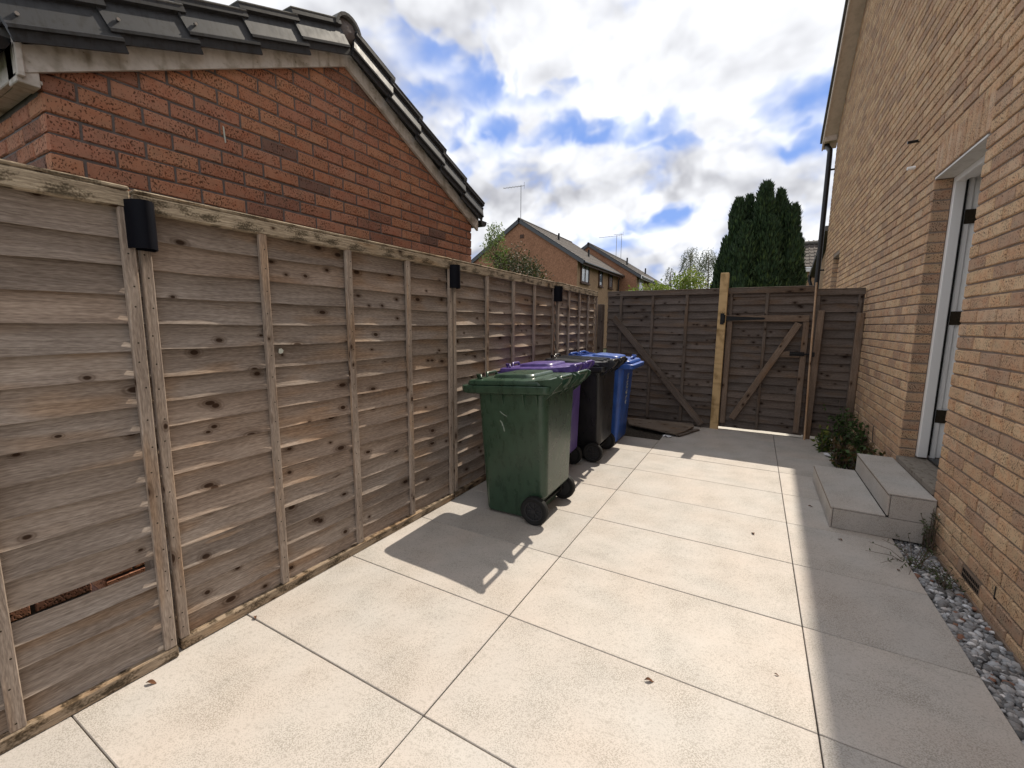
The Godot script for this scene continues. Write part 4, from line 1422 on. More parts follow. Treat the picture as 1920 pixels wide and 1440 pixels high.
func build_side_fence() -> void:
	var grp := "weathered lap panels of the left fence"
	# start z, end z, x at start, x at end, batten distances, bow
	var spec := [
		[1.125, -0.742, -2.066, -2.010, [0.47, 0.95, 1.43], 0.002, "nearest left fence panel, with a dropped board leaving a dark slit", {"gap": 3}],
		[-0.762, -2.615, -2.034, -2.010, [0.465, 0.94, 1.40], 0.005, "left fence panel between the first and second black lights", {}],
		[-2.632, -4.548, -2.014, -2.034, [0.485, 0.95, 1.40], 0.011, "left fence panel behind the green and purple bins", {}],
		[-4.562, -6.108, -2.000, -2.056, [0.37, 0.77, 1.14], 0.009, "farthest left fence panel, narrow, in the corner behind the blue bin", {}]]
	for k in spec.size():
		var s: Array = spec[k]
		var a := Vector3(s[2], 0, s[0])
		var b := Vector3(s[3], 0, s[1])
		var length := a.distance_to(b)
		var p := thing("lap_fence", a, s[6], "fence panel", grp, atan2(-(b.z - a.z), b.x - a.x))
		var o: Dictionary = s[7]
		var bars: Array = [0.019] + s[4] + [length - 0.019]
		o["bars"] = bars
		o["nails"] = true
		fence_panel(p, length, 1.828, s[4], s[5], "board", 5, "rail", "batten", 20 + k, o)
		if k == 1:
			var chip := MB.new()
			chip.prism(PackedVector2Array([Vector2(-0.012, -0.008), Vector2(-0.004, -0.014), Vector2(0.009, -0.010), Vector2(0.013, 0.002), Vector2(0.004, 0.012), Vector2(-0.008, 0.010)]), 0.0, 0.004)
			lpart(p, "split_knot", chip.done(), mats.white_mark, at(Vector3(0.531, 1.222, 0.011)))
		if k > 0:
			var post := solo("fence_post", wood_box(Vector3(0.075, 1.86, 0.075), 1, 0.004), mats.batten, at(Vector3(a.x - 0.055, 0.83, a.z + 0.008)), ["", "square timber post behind the nearest black fence light", "square timber post behind the second black fence light", "square timber post behind the farthest black fence light"][k], "fence post", "posts of the left fence")
			post.rotation.y = 0.01
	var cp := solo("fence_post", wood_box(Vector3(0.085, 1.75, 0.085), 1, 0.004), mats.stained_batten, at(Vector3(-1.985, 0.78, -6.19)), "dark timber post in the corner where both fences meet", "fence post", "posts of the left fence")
	cp.rotation.y = 0.05
	# lights on the posts: a back plate and a bowed black shade, open above and below
	var zz := [-0.764, -2.628, -4.556]
	var lab := ["black curved fence light nearest the camera, by the brick garage corner", "second black curved fence light, above the green bin", "farthest black curved fence light, near the corner"]
	for k in 3:
		var l := thing("fence_light", Vector3(-1.992, 1.70, zz[k]), lab[k], "wall light", "black lights on the left fence", PI / 2)
		var sh := MB.new()
		var rings_o := []
		var n := 14
		for i in n + 1:
			var a := PI * i / n
			rings_o.append(Vector2(-cos(a) * 0.046, sin(a) * 0.08))
		var hh := 0.083
		for i in n:
			var p0: Vector2 = rings_o[i]
			var p1: Vector2 = rings_o[i + 1]
			var n0 := Vector3(p0.x / 0.0021, 0, p0.y / 0.0064).normalized()
			var n1 := Vector3(p1.x / 0.0021, 0, p1.y / 0.0064).normalized()
			sh.squad(Vector3(p0.x, -hh, p0.y), Vector3(p1.x, -hh, p1.y), Vector3(p1.x, hh, p1.y), Vector3(p0.x, hh, p0.y), n0, n1, n1, n0)
			var q0 := p0 * 0.93
			var q1 := p1 * 0.93
			sh.squad(Vector3(q0.x, -hh, q0.y), Vector3(q1.x, -hh, q1.y), Vector3(q1.x, hh, q1.y), Vector3(q0.x, hh, q0.y), -n0, -n1, -n1, -n0)
			for y in [-hh, hh]:
				sh.quad(Vector3(p0.x, y, p0.y), Vector3(p1.x, y, p1.y), Vector3(q1.x, y, q1.y), Vector3(q0.x, y, q0.y), Vector3(0, signf(y), 0))
		lpart(l, "shade", sh.done(), mats.lamp_black)
		var bp := MB.new()
		bp.box(Transform3D(), Vector3(0.094, 0.168, 0.008), 0.001)
		lpart(l, "back_plate", bp.done(), mats.lamp_black)
		var cell := MB.new()
		cell.box(at(Vector3(0, 0.0, 0.019)), Vector3(0.06, 0.13, 0.03), 0.004)
		lpart(l, "housing", cell.done(), mats.lamp_black)


func build_back_fence() -> void:
	var zf := -6.335
	# left panel
	var p := thing("lap_fence", Vector3(-1.93, 0, zf), "dark shaded fence panel across the end, left of the gate", "fence panel", "dark panels of the end fence")
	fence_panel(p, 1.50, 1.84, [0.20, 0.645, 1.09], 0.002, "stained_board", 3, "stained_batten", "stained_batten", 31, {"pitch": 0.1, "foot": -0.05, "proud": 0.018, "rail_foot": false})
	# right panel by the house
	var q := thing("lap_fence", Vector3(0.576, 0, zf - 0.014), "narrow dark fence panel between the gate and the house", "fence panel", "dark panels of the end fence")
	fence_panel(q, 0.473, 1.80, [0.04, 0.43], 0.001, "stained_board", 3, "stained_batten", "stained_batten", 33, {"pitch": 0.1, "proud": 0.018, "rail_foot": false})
	# tall new gate post
	rng.seed = 3
	var gp := MB.new()
	gp.uo = Vector2(0.3, 0.2)
	gp.box(at(Vector3(-0.40, 0.985, -6.29)), Vector3(0.098, 2.09, 0.098), 0.006, 1)
	solo("gate_post", gp.done(), mats.new_post, Transform3D(), "tall pale new timber post standing above the end fence", "gate post")
	# latch post and wall post
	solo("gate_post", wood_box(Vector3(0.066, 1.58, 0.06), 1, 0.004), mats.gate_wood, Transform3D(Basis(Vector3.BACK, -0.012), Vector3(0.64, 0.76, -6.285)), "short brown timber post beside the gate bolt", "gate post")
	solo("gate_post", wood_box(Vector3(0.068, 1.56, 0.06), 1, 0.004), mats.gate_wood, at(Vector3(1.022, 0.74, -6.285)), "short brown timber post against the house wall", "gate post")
	# gate
	var g := thing("garden_gate", Vector3(-0.36, 0, zf + 0.002), "dark ledged and braced lap board gate with a black strap hinge", "gate")
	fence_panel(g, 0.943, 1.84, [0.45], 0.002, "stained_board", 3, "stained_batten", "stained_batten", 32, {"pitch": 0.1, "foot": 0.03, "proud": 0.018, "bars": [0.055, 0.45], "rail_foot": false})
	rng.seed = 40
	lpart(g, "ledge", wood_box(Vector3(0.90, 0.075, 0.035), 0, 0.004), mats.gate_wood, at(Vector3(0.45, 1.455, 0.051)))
	lpart(g, "stile", wood_box(Vector3(0.062, 1.33, 0.03), 1, 0.004), mats.gate_wood, at(Vector3(0.055, 0.75, 0.049)))
	lpart(g, "stile", wood_box(Vector3(0.062, 1.36, 0.03), 1, 0.004), mats.gate_wood, at(Vector3(0.875, 0.735, 0.049)))
	lpart(g, "lock_rail", wood_box(Vector3(0.24, 0.07, 0.03), 0, 0.004), mats.gate_wood, at(Vector3(0.72, 1.02, 0.0485)))
	var a := Vector2(0.80, 1.40)
	var b := Vector2(0.16, 0.16)
	var d := a - b
	lpart(g, "brace", wood_box(Vector3(d.length(), 0.075, 0.028), 0, 0.004), mats.gate_wood, Transform3D(Basis(Vector3.BACK, d.angle()), Vector3((a.x + b.x) * 0.5, (a.y + b.y) * 0.5, 0.066)))
	var hg := MB.new()
	hg.prism(PackedVector2Array([Vector2(-0.005, -0.032), Vector2(0.43, -0.012), Vector2(0.45, 0.0), Vector2(0.43, 0.012), Vector2(-0.005, 0.032)]), 0.0, 0.005, at(Vector3(0.0, 1.455, 0.070)))
	var hinge := lpart(g, "strap_hinge", hg.done(), mats.iron)
	var hp := MB.new()
	hp.box(at(Vector3(-0.035, 1.45, 0.099)), Vector3(0.045, 0.14, 0.005), 0.001)
	hp.tube([Vector3(-0.008, 1.40, 0.1), Vector3(-0.008, 1.50, 0.1)], 0.009, 8)
	lpart(hinge, "hinge_plate", hp.done(), mats.iron)
	var bt := MB.new()
	bt.box(at(Vector3(0.81, 1.03, 0.068)), Vector3(0.15, 0.05, 0.006), 0.001)
	bt.tube([Vector3(0.74, 1.03, 0.082), Vector3(0.985, 1.03, 0.082)], 0.009, 8)
	bt.box(at(Vector3(0.97, 1.03, 0.084)), Vector3(0.03, 0.055, 0.014), 0.002)
	lpart(g, "bolt", bt.done(), mats.iron)
	# thin stick and leaning plank
	var st := MB.new()
	st.tube([Vector3(0.605, 0.0, -6.19), Vector3(0.585, 0.9, -6.215), Vector3(0.572, 1.87, -6.235)], 0.011, 8)
	solo("thin_stick", st.done(), mats.stick, Transform3D(), "thin pale stick standing upright against the gate edge", "stick")
	var da := Vector3(-1.82, 1.47, -6.268)
	var db := Vector3(-0.55, 0.05, -6.20)
	var dir := (da - db).normalized()
	var zdir := Vector3(0, 0, 1)
	zdir = (zdir - dir * zdir.dot(dir)).normalized()
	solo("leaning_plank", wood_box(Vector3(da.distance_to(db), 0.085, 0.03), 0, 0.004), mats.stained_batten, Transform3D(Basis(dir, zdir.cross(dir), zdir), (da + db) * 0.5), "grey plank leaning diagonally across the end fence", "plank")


# ---------------------------------------------------------------- houses beyond
# gable ends towards +z and -z, ridge along z
func gable_house(h: Node3D, x0: float, x1: float, z0: float, z1: float, eave: float, ridge: float, over: float) -> void:
	var mx := (x0 + x1) * 0.5
	var w := MB.new()
	w.prism(PackedVector2Array([Vector2(x0, -0.16), Vector2(x1, -0.16), Vector2(x1, eave), Vector2(mx, ridge), Vector2(x0, eave)]), z1, z0)
	part(h, "wall", w.done(), mats.far_wall)
	var f := MB.new()
	f.box(at(Vector3(x1 + 0.012, (eave - 0.16) * 0.5 - 0.1, (z0 + z1) * 0.5)), Vector3(0.024, eave + 0.0, z0 - z1), 0.0)
	part(h, "front_wall", f.done(), mats.far_front)
	var slope := (ridge - eave) / (mx - x0)
	var half := mx - x0 + 0.42
	var slen := half * sqrt(1.0 + slope * slope)
	var n := int(ceil(slen / 0.33))
	for s in [-1.0, 1.0]:
		var roof := Node3D.new()
		roof.name = "roof"
		h.add_child(roof, true)
		var dirv := Vector3(s, -slope, 0).normalized()
		var nrm := Vector3(s * slope, 1, 0).normalized()
		for k in n:
			var c := Vector3(mx, ridge + 0.12, (z0 + z1) * 0.5) + dirv * ((k + 0.5) * slen / n)
			var m := MB.new()
			var tilt := 0.05
			var d2 := (dirv * cos(tilt) + nrm * sin(tilt)).normalized()
			var n2 := (nrm * cos(tilt) - dirv * sin(tilt)).normalized()
			m.box(Transform3D(Basis(d2, n2, d2.cross(n2)), c + nrm * 0.01), Vector3(slen / n + 0.05, 0.03, z0 - z1 + over * 2.0), 0.006)
			part(roof, "tile_course", m.done(), mats["far_tile%d" % (k * 7 % 3)])
		for zz in [z0 + over, z1 - over]:
			var b := MB.new()
			var e := Vector3(mx, ridge + 0.06, zz) + dirv * slen
			var pk := Vector3(mx, ridge + 0.06, zz)
			var sg := 1.0 if zz > (z0 + z1) * 0.5 else -1.0
			b.quad(pk + nrm * 0.09, e + nrm * 0.09, e - nrm * 0.12, pk - nrm * 0.12, Vector3(0, 0, sg))
			b.quad(pk + nrm * 0.09, e + nrm * 0.09, e + nrm * 0.09 - Vector3(0, 0, sg * 0.05), pk + nrm * 0.09 - Vector3(0, 0, sg * 0.05), nrm)
			b.quad(pk - nrm * 0.12, e - nrm * 0.12, e - nrm * 0.12 - Vector3(0, 0, sg * 0.05), pk - nrm * 0.12 - Vector3(0, 0, sg * 0.05), -nrm)
			b.quad(pk + nrm * 0.09 - Vector3(0, 0, sg * 0.05), e + nrm * 0.09 - Vector3(0, 0, sg * 0.05), e - nrm * 0.12 - Vector3(0, 0, sg * 0.05), pk - nrm * 0.12 - Vector3(0, 0, sg * 0.05), Vector3(0, 0, -sg))
			part(roof, "verge", b.done(), mats.far_verge)
		var fa := MB.new()
		fa.box(at(Vector3(mx + s * (half - 0.06), ridge - slope * half + 0.02, (z0 + z1) * 0.5)), Vector3(0.05, 0.2, z0 - z1 + over), 0.01)
		part(h, "fascia", fa.done(), mats.brown_paint)
		var gu := MB.new()
		gu.tube([Vector3(mx + s * (half + 0.02), ridge - slope * half + 0.06, z0 + over), Vector3(mx + s * (half + 0.02), ridge - slope * half + 0.06, z1 - over)], 0.06, 8)
		part(h, "gutter", gu.done(), mats.black_plastic)
	var rd := MB.new()
	rd.tube([Vector3(mx, ridge + 0.12, z0 + over), Vector3(mx, ridge + 0.12, z1 - over)], 0.09, 10)
	part(h, "ridge", rd.done(), mats.far_tile1)


func side_window(h: Node3D, x: float, za: float, zb: float, y0: float, y1: float, frame: Material, curtains: bool) -> void:
	var f := MB.new()
	var zc := (za + zb) * 0.5
	for z in [za, zb]:
		f.box(at(Vector3(x + 0.04, (y0 + y1) * 0.5, z + (0.04 if z == minf(za, zb) else -0.04))), Vector3(0.08, y1 - y0, 0.08), 0.008)
	for y in [y0 + 0.04, y1 - 0.04]:
		f.box(at(Vector3(x + 0.04, y, zc)), Vector3(0.08, 0.08, absf(za - zb) - 0.16), 0.008)
	if absf(za - zb) > 1.0:
		f.box(at(Vector3(x + 0.04, (y0 + y1) * 0.5, zc)), Vector3(0.06, y1 - y0 - 0.16, 0.06), 0.008)
	var w := part(h, "window", f.done(), frame)
	var d := MB.new()
	d.box(at(Vector3(x + 0.012, (y0 + y1) * 0.5, zc)), Vector3(0.008, y1 - y0 - 0.16, absf(za - zb) - 0.16), 0.0)
	part(w, "room", d.done(), mats.dark)
	if curtains:
		for s in [-1.0, 1.0]:
			var c := MB.new()
			c.box(at(Vector3(x + 0.02, (y0 + y1) * 0.5, zc + s * absf(za - zb) * 0.26)), Vector3(0.006, y1 - y0 - 0.17, absf(za - zb) * 0.30), 0.0)
			part(w, "curtain", c.done(), mats.curtain)
	var p := MB.new()
	p.box(at(Vector3(x + 0.045, (y0 + y1) * 0.5, zc)), Vector3(0.006, y1 - y0 - 0.16, absf(za - zb) - 0.16), 0.0)
	part(w, "pane", p.done(), mats.glass)
	var s := MB.new()
	s.box(at(Vector3(x + 0.06, y0 - 0.04, zc)), Vector3(0.14, 0.07, absf(za - zb) + 0.1), 0.01)
	part(w, "sill", s.done(), mats.brown_paint)


func aerial(h: Node3D, foot: Vector3, tall: float, span: float, turn: float) -> void:
	var m := MB.new()
	m.tube([foot, foot + Vector3.UP * tall], 0.022, 6)
	var top := foot + Vector3.UP * (tall - 0.06)
	var d := Vector3(cos(turn), 0, sin(turn))
	var e := Vector3(-d.z, 0, d.x)
	m.tube([top - d * span * 0.2, top + d * span], 0.016, 6)
	for k in 6:
		var c := top + d * (span * (0.08 + 0.17 * k))
		m.tube([c - e * 0.17, c + e * 0.17], 0.007, 5)
	m.tube([top - d * span * 0.18 - Vector3.UP * 0.16, top - d * span * 0.18 + Vector3.UP * 0.2], 0.01, 5)
	part(h, "aerial", m.done(), mats.aerial)


func build_far_houses() -> void:
	var a := thing("terraced_house", Vector3(-12.15, 0, -26.4), "brick house with a dark window row and a roof aerial, beyond the fence corner", "house", "brick houses beyond the end fence")
	gable_house(a, -15.70, -8.63, -22.5, -30.3, 4.86, 7.12, 0.10)
	side_window(a, -8.606, -22.95, -24.25, 3.66, 4.72, mats.brown_paint, true)
	side_window(a, -8.606, -26.05, -26.72, 3.70, 4.72, mats.brown_paint, false)
	side_window(a, -8.606, -28.05, -28.85, 3.74, 4.72, mats.brown_paint, false)
	aerial(a, Vector3(-12.2, 7.15, -22.7), 2.0, 1.1, PI * 0.97)
	for p in [[-10.9, 6.35, -25.2], [-9.6, 5.55, -27.0]]:
		var m := MB.new()
		m.tube([Vector3(p[0], p[1] - 0.1, p[2]), Vector3(p[0], p[1] + 0.5, p[2])], 0.06, 8)
		part(a, "roof_vent", m.done(), mats.black_plastic)
	var dp := MB.new()
	dp.tube([Vector3(-8.35, 4.7, -30.1), Vector3(-8.5, 4.4, -30.1), Vector3(-8.5, 0, -30.1)], 0.05, 8)
	part(a, "downpipe", dp.done(), mats.black_plastic)
	var vent := MB.new()
	vent.box(at(Vector3(-12.0, 6.3, -22.49)), Vector3(0.24, 0.2, 0.05), 0.01)
	part(a, "gable_vent", vent.done(), mats.brown_paint)
	var b := thing("terraced_house", Vector3(-10.9, 0, -35), "second brick house farther away with white eaves and two aerials", "house", "brick houses beyond the end fence")
	gable_house(b, -14.4, -7.42, -30.6, -41.0, 4.78, 6.98, 0.10)
	side_window(b, -7.394, -31.2, -32.3, 3.5, 4.55, mats.far_white, true)
	side_window(b, -7.394, -34.6, -35.6, 3.5, 4.55, mats.far_white, false)
	var wf := MB.new()
	wf.box(at(Vector3(-7.02, 4.60, -35.6)), Vector3(0.03, 0.24, 10.6), 0.01)
	part(b, "white_fascia", wf.done(), mats.far_white)
	aerial(b, Vector3(-10.9, 7.0, -37.5), 1.9, 1.6, PI * 1.02)
	aerial(b, Vector3(-10.9, 7.0, -39.0), 2.3, 0.7, PI * 0.9)
	for p in [[-9.0, 5.9, -34.0], [-8.6, 5.6, -38.5]]:
		var m := MB.new()
		m.tube([Vector3(p[0], p[1] - 0.1, p[2]), Vector3(p[0], p[1] + 0.55, p[2])], 0.06, 8)
		part(b, "roof_vent", m.done(), mats.black_plastic)
	# house with a tiled slope facing the yard, right of the conifer
	var c := thing("tiled_house", Vector3(2.6, 0, -24), "house with a grey brown tiled slope right of the dark conifer", "house")
	var w := MB.new()
	w.box(at(Vector3(4.0, 1.85, -26.5)), Vector3(5.2, 4.1, 5.0), 0.0)
	part(c, "wall", w.done(), mats.far_front)
	var roof := Node3D.new()
	roof.name = "roof"
	c.add_child(roof, true)
	var d := Vector3(0, 1.0, -1.55).normalized()
	var nn := Vector3(0, 1.55, 1.0).normalized()
	for k in 8:
		var m := MB.new()
		var cc := Vector3(4.0, 4.0, -23.75) + d * (0.16 + k * 0.34)
		var tl := 0.06
		var d2 := (d * cos(tl) - nn * sin(tl)).normalized()
		var n2 := (nn * cos(tl) + d * sin(tl)).normalized()
		m.box(Transform3D(Basis(Vector3.RIGHT, n2, Vector3.RIGHT.cross(n2)), cc), Vector3(5.6, 0.035, 0.38), 0.008)
		for j in 28:
			m.tube([cc + Vector3(-2.7 + j * 0.2, 0, 0) + n2 * 0.018 - d2 * 0.19, cc + Vector3(-2.7 + j * 0.2, 0, 0) + n2 * 0.018 + d2 * 0.19], 0.035, 6)
		part(roof, "tile_course", m.done(), mats["far_tile%d" % [2, 0, 2, 0, 2, 2, 0, 2][k]])
	var rd := MB.new()
	rd.tube([Vector3(1.2, 5.30, -25.65), Vector3(6.8, 5.30, -25.65)], 0.1, 8)
	part(roof, "ridge", rd.done(), mats.roof_tile)
	var fc := MB.new()
	fc.box(at(Vector3(4.0, 3.88, -23.8)), Vector3(5.6, 0.18, 0.05), 0.01)
	part(c, "fascia", fc.done(), mats.far_white)
	# dark eave of the next house, just past the corner of the tall one
	var e := thing("neighbour_house", Vector3(3.0, 0, -19), "dark verge and downpipe of a house just past the tall house's corner", "house")
	var ew := MB.new()
	ew.prism(PackedVector2Array([Vector2(-20.0, -0.16), Vector2(-16.6, -0.16), Vector2(-16.6, 4.1), Vector2(-20.0, 3.2)]), 0.0, 4.0, Transform3D(Basis(Vector3(0, 0, 1), Vector3.UP, Vector3(1, 0, 0)), Vector3(1.78, 0, 0)))
	part(e, "wall", ew.done(), mats.far_front)
	var er := MB.new()
	er.prism(PackedVector2Array([Vector2(-20.3, 3.2), Vector2(-16.6, 4.25), Vector2(-16.6, 4.4), Vector2(-20.3, 3.36)]), 0.0, 4.3, Transform3D(Basis(Vector3(0, 0, 1), Vector3.UP, Vector3(1, 0, 0)), Vector3(1.60, 0, 0)))
	part(e, "roof", er.done(), mats.roof_tile)
	var ep := MB.new()
	ep.tube([Vector3(1.62, 3.3, -20.2), Vector3(1.62, 3.1, -20.2), Vector3(1.68, 2.9, -20.1), Vector3(1.70, 0, -20.1)], 0.06, 8)
	part(e, "downpipe", ep.done(), mats.black_plastic)


# ---------------------------------------------------------------- steps
func build_steps() -> void:
	var s := thing("door_steps", Vector3(0.8, 0, -4.0), "two pale tiled steps up to the white side door", "steps")
	var z0 := -4.54
	var z1 := -3.52
	var x0 := 0.535
	var x1 := 0.825
	var h1 := 0.148
	var h2 := 0.30
	var core := MB.new()
	core.box(at(Vector3((x0 + HX) * 0.5 + 0.006, h1 * 0.5 - 0.006, (z0 + z1) * 0.5)), Vector3(HX - x0 - 0.016, h1 - 0.012, z1 - z0 - 0.02), 0.0)
	core.box(at(Vector3((x1 + HX) * 0.5 + 0.006, h2 * 0.5 - 0.006 + 0.05, (z0 + z1) * 0.5)), Vector3(HX - x1 - 0.016, h2 - 0.112, z1 - z0 - 0.02), 0.0)
	part(s, "core", core.done(), mats.joint)
	var tile := func(called: String, a: Vector3, b: Vector3, k: int) -> void:
		var m := MB.new()
		m.box(at((a + b) * 0.5), (b - a).abs(), 0.0015)
		part(s, called, m.done(), mats["slab%d" % k])
	var t := 0.01
	var g := 0.003
	tile.call("tread", Vector3(x0, h1 - t, z0), Vector3(x1 - g, h1, z1), 2)
	tile.call("riser", Vector3(x0, 0.002, z0), Vector3(x0 + t, h1 - t - g, z1), 0)
	tile.call("side_tile", Vector3(x0 + t + g, 0.002, z1 - t), Vector3(HX - 0.004, h1 - t - g, z1), 2)
	tile.call("side_tile", Vector3(x0 + t + g, 0.002, z0), Vector3(HX - 0.004, h1 - t - g, z0 + t), 2)
	tile.call("tread", Vector3(x1, h2 - t, z0), Vector3(HX - 0.004, h2, z1), 2)
	tile.call("riser", Vector3(x1, h1 + g, z0), Vector3(x1 + t, h2 - t - g, z1), 0)
	tile.call("side_tile", Vector3(x1 + t + g, h1 - t, z1 - t), Vector3(HX - 0.004, h2 - t - g, z1), 2)
	tile.call("side_tile", Vector3(x1 + t + g, h1 - t, z0), Vector3(HX - 0.004, h2 - t - g, z0 + t), 2)
	var tr := MB.new()
	tr.box(at(Vector3(x0 - 0.0012, h1 - t - g * 0.5 - 0.001, (z0 + z1) * 0.5)), Vector3(0.003, 0.005, z1 - z0), 0.0)
	tr.box(at(Vector3(x1 - 0.0012, h2 - t - g * 0.5 - 0.001, (z0 + z1) * 0.5)), Vector3(0.003, 0.005, z1 - z0), 0.0)
	part(s, "edge_trim", tr.done(), mats.trim)


# ---------------------------------------------------------------- wheeled bins
func rrect(x0: float, x1: float, hz: float, r: float, y: float, shear := 0.0, n := 5) -> PackedVector3Array:
	var out := PackedVector3Array()
	var cs := [[x1 - r, hz - r, 0.0], [x0 + r, hz - r, PI * 0.5], [x0 + r, -hz + r, PI], [x1 - r, -hz + r, PI * 1.5]]
	for c in cs:
		for k in n + 1:
			var a: float = c[2] + PI * 0.5 * k / n
			var x: float = c[0] + cos(a) * r
			out.append(Vector3(x, y + shear * (x + 0.05), c[1] + sin(a) * r))
	return out


# own axes: +x is the handle and wheel side, y up; origin on the ground under the middle
func wheeled_bin(b: Node3D, skin: Material, lid_open: float, lid_kind: int, sd: int) -> void:
	var sh := 0.055
	var body := MB.new()
	body.loft([rrect(-0.215, 0.150, 0.222, 0.035, 0.018), rrect(-0.222, 0.158, 0.228, 0.04, 0.035), rrect(-0.232, 0.166, 0.234, 0.045, 0.165)], true, false)
	body.loft([rrect(-0.230, 0.165, 0.233, 0.045, 0.150), rrect(-0.233, 0.236, 0.235, 0.045, 0.175), rrect(-0.236, 0.252, 0.238, 0.05, 0.20), rrect(-0.256, 0.257, 0.258, 0.055, 0.55), rrect(-0.279, 0.262, 0.279, 0.06, 0.93)], true, true)
	var bo := lpart(b, "body", body.done(), skin)
	# rim collar
	var rim := MB.new()
	rim.loft([rrect(-0.29, 0.268, 0.284, 0.06, 0.885, sh), rrect(-0.375, 0.285, 0.300, 0.05, 0.892, sh), rrect(-0.388, 0.295, 0.306, 0.05, 0.898, sh)], false, false)
	rim.loft([rrect(-0.388, 0.295, 0.306, 0.05, 0.898, sh), rrect(-0.392, 0.297, 0.309, 0.05, 0.905, sh), rrect(-0.394, 0.298, 0.310, 0.05, 0.940, sh), rrect(-0.390, 0.296, 0.307, 0.05, 0.946, sh), rrect(-0.36, 0.28, 0.285, 0.05, 0.947, sh)], false, true)
	lpart(b, "rim", rim.done(), skin)
	# gussets under the rim
	for z in [-1.0, 1.0]:
		for x in [-0.16, -0.06, 0.10, 0.20]:
			var g := MB.new()
			g.prism(PackedVector2Array([Vector2(0.27, 0.80), Vector2(0.302, 0.90), Vector2(0.27, 0.90)]), -0.004, 0.004, Transform3D(Basis(Vector3(0, 0, z), Vector3.UP, Vector3(1, 0, 0)), Vector3(x, 0, 0)))
			lpart(bo, "gusset", g.done(), skin)
	# lid
	var lid := Node3D.new()
	lid.name = "lid"
	b.add_child(lid, true)
	lid.position = Vector3(0.24, 0.962, 0)
	lid.rotation.z = -lid_open
	var o := Vector3(-0.24, -0.962, 0)
	var off := func(r: PackedVector3Array) -> PackedVector3Array:
		var q := PackedVector3Array()
		for p in r:
			q.append(p + o)
		return q
	var y0 := 0.950
	var cov := MB.new()
	cov.loft([off.call(rrect(-0.352, 0.25, 0.292, 0.05, y0, sh)), off.call(rrect(-0.356, 0.252, 0.295, 0.05, y0 + 0.004, sh)), off.call(rrect(-0.350, 0.25, 0.290, 0.05, y0 + 0.026, sh)), off.call(rrect(-0.335, 0.24, 0.276, 0.05, y0 + 0.034, sh)), off.call(rrect(-0.23, 0.15, 0.215, 0.05, y0 + 0.040, sh))], true, true)
	lpart(lid, "cover", cov.done(), skin)
	if lid_kind == 0:
		var pan := MB.new()
		pan.loft([off.call(rrect(-0.20, 0.13, 0.205, 0.05, y0 + 0.036, sh)), off.call(rrect(-0.19, 0.12, 0.195, 0.05, y0 + 0.060, sh)), off.call(rrect(-0.17, 0.10, 0.175, 0.05, y0 + 0.065, sh)), off.call(rrect(-0.06, 0.02, 0.06, 0.03, y0 + 0.068, sh))], false, true)
		lpart(lid, "raised_panel", pan.done(), skin)
	else:
		for z in [-0.13, 0.0, 0.13]:
			var rib := MB.new()
			rib.tube([Vector3(-0.30, y0 + 0.034 + sh * -0.25, z) + o, Vector3(0.0, y0 + 0.045, z) + o, Vector3(0.22, y0 + 0.046 + sh * 0.2, z) + o], 0.012, 6)
			lpart(lid, "rib", rib.done(), skin)
	# pull at the front of the lid
	var pull := MB.new()
	pull.tube([Vector3(-0.305, y0 + 0.018, -0.075) + o, Vector3(-0.315, y0 + 0.046, -0.06) + o, Vector3(-0.315, y0 + 0.046, 0.06) + o, Vector3(-0.305, y0 + 0.018, 0.075) + o], 0.012, 8)
	pull.tube([Vector3(-0.29, y0 + 0.022, 0.215) + o, Vector3(-0.30, y0 + 0.05, 0.22) + o, Vector3(-0.26, y0 + 0.05, 0.24) + o, Vector3(-0.25, y0 + 0.028, 0.25) + o], 0.010, 8)
	lpart(lid, "lid_pull", pull.done(), skin)
	# two grip handles behind, and the lid's curved hinge arms over them
	for z in [-0.165, 0.165]:
		var hd := MB.new()
		var yr := 0.925 + sh * 0.33
		hd.tube([Vector3(0.275, yr - 0.02, z - 0.105), Vector3(0.325, yr + 0.03, z - 0.105), Vector3(0.347, yr + 0.075, z - 0.10), Vector3(0.352, yr + 0.080, z - 0.085), Vector3(0.352, yr + 0.080, z + 0.085), Vector3(0.347, yr + 0.075, z + 0.10), Vector3(0.325, yr + 0.03, z + 0.105), Vector3(0.275, yr - 0.02, z + 0.105)], 0.0145, 8)
		for e in [-0.105, 0.105]:
			hd.prism(PackedVector2Array([Vector2(0.25, yr - 0.075), Vector2(0.30, yr - 0.03), Vector2(0.35, yr + 0.055), Vector2(0.33, yr + 0.07), Vector2(0.25, yr + 0.045)]), z + e - 0.004, z + e + 0.004)
		lpart(b, "handle", hd.done(), skin)
	for z in [-0.285, -0.04, 0.04, 0.285]:
		var am := MB.new()
		am.prism(PackedVector2Array([Vector2(0.10, 0.985), Vector2(0.30, 1.012), Vector2(0.355, 1.030), Vector2(0.375, 1.020), Vector2(0.37, 0.995), Vector2(0.33, 0.95), Vector2(0.285, 0.915), Vector2(0.30, 0.965), Vector2(0.22, 0.972), Vector2(0.10, 0.968)]), z - 0.005, z + 0.005, at(o))
		lpart(lid, "hinge_arm", am.done(), skin)
	# axle and two wheels
	var ax := MB.new()
	ax.tube([Vector3(0.185, 0.1, -0.255), Vector3(0.185, 0.1, 0.255)], 0.011, 8)
	for z in [-0.2, 0.2]:
		ax.box(at(Vector3(0.175, 0.125, z)), Vector3(0.05, 0.10, 0.02), 0.004)
	lpart(b, "axle", ax.done(), mats.iron)
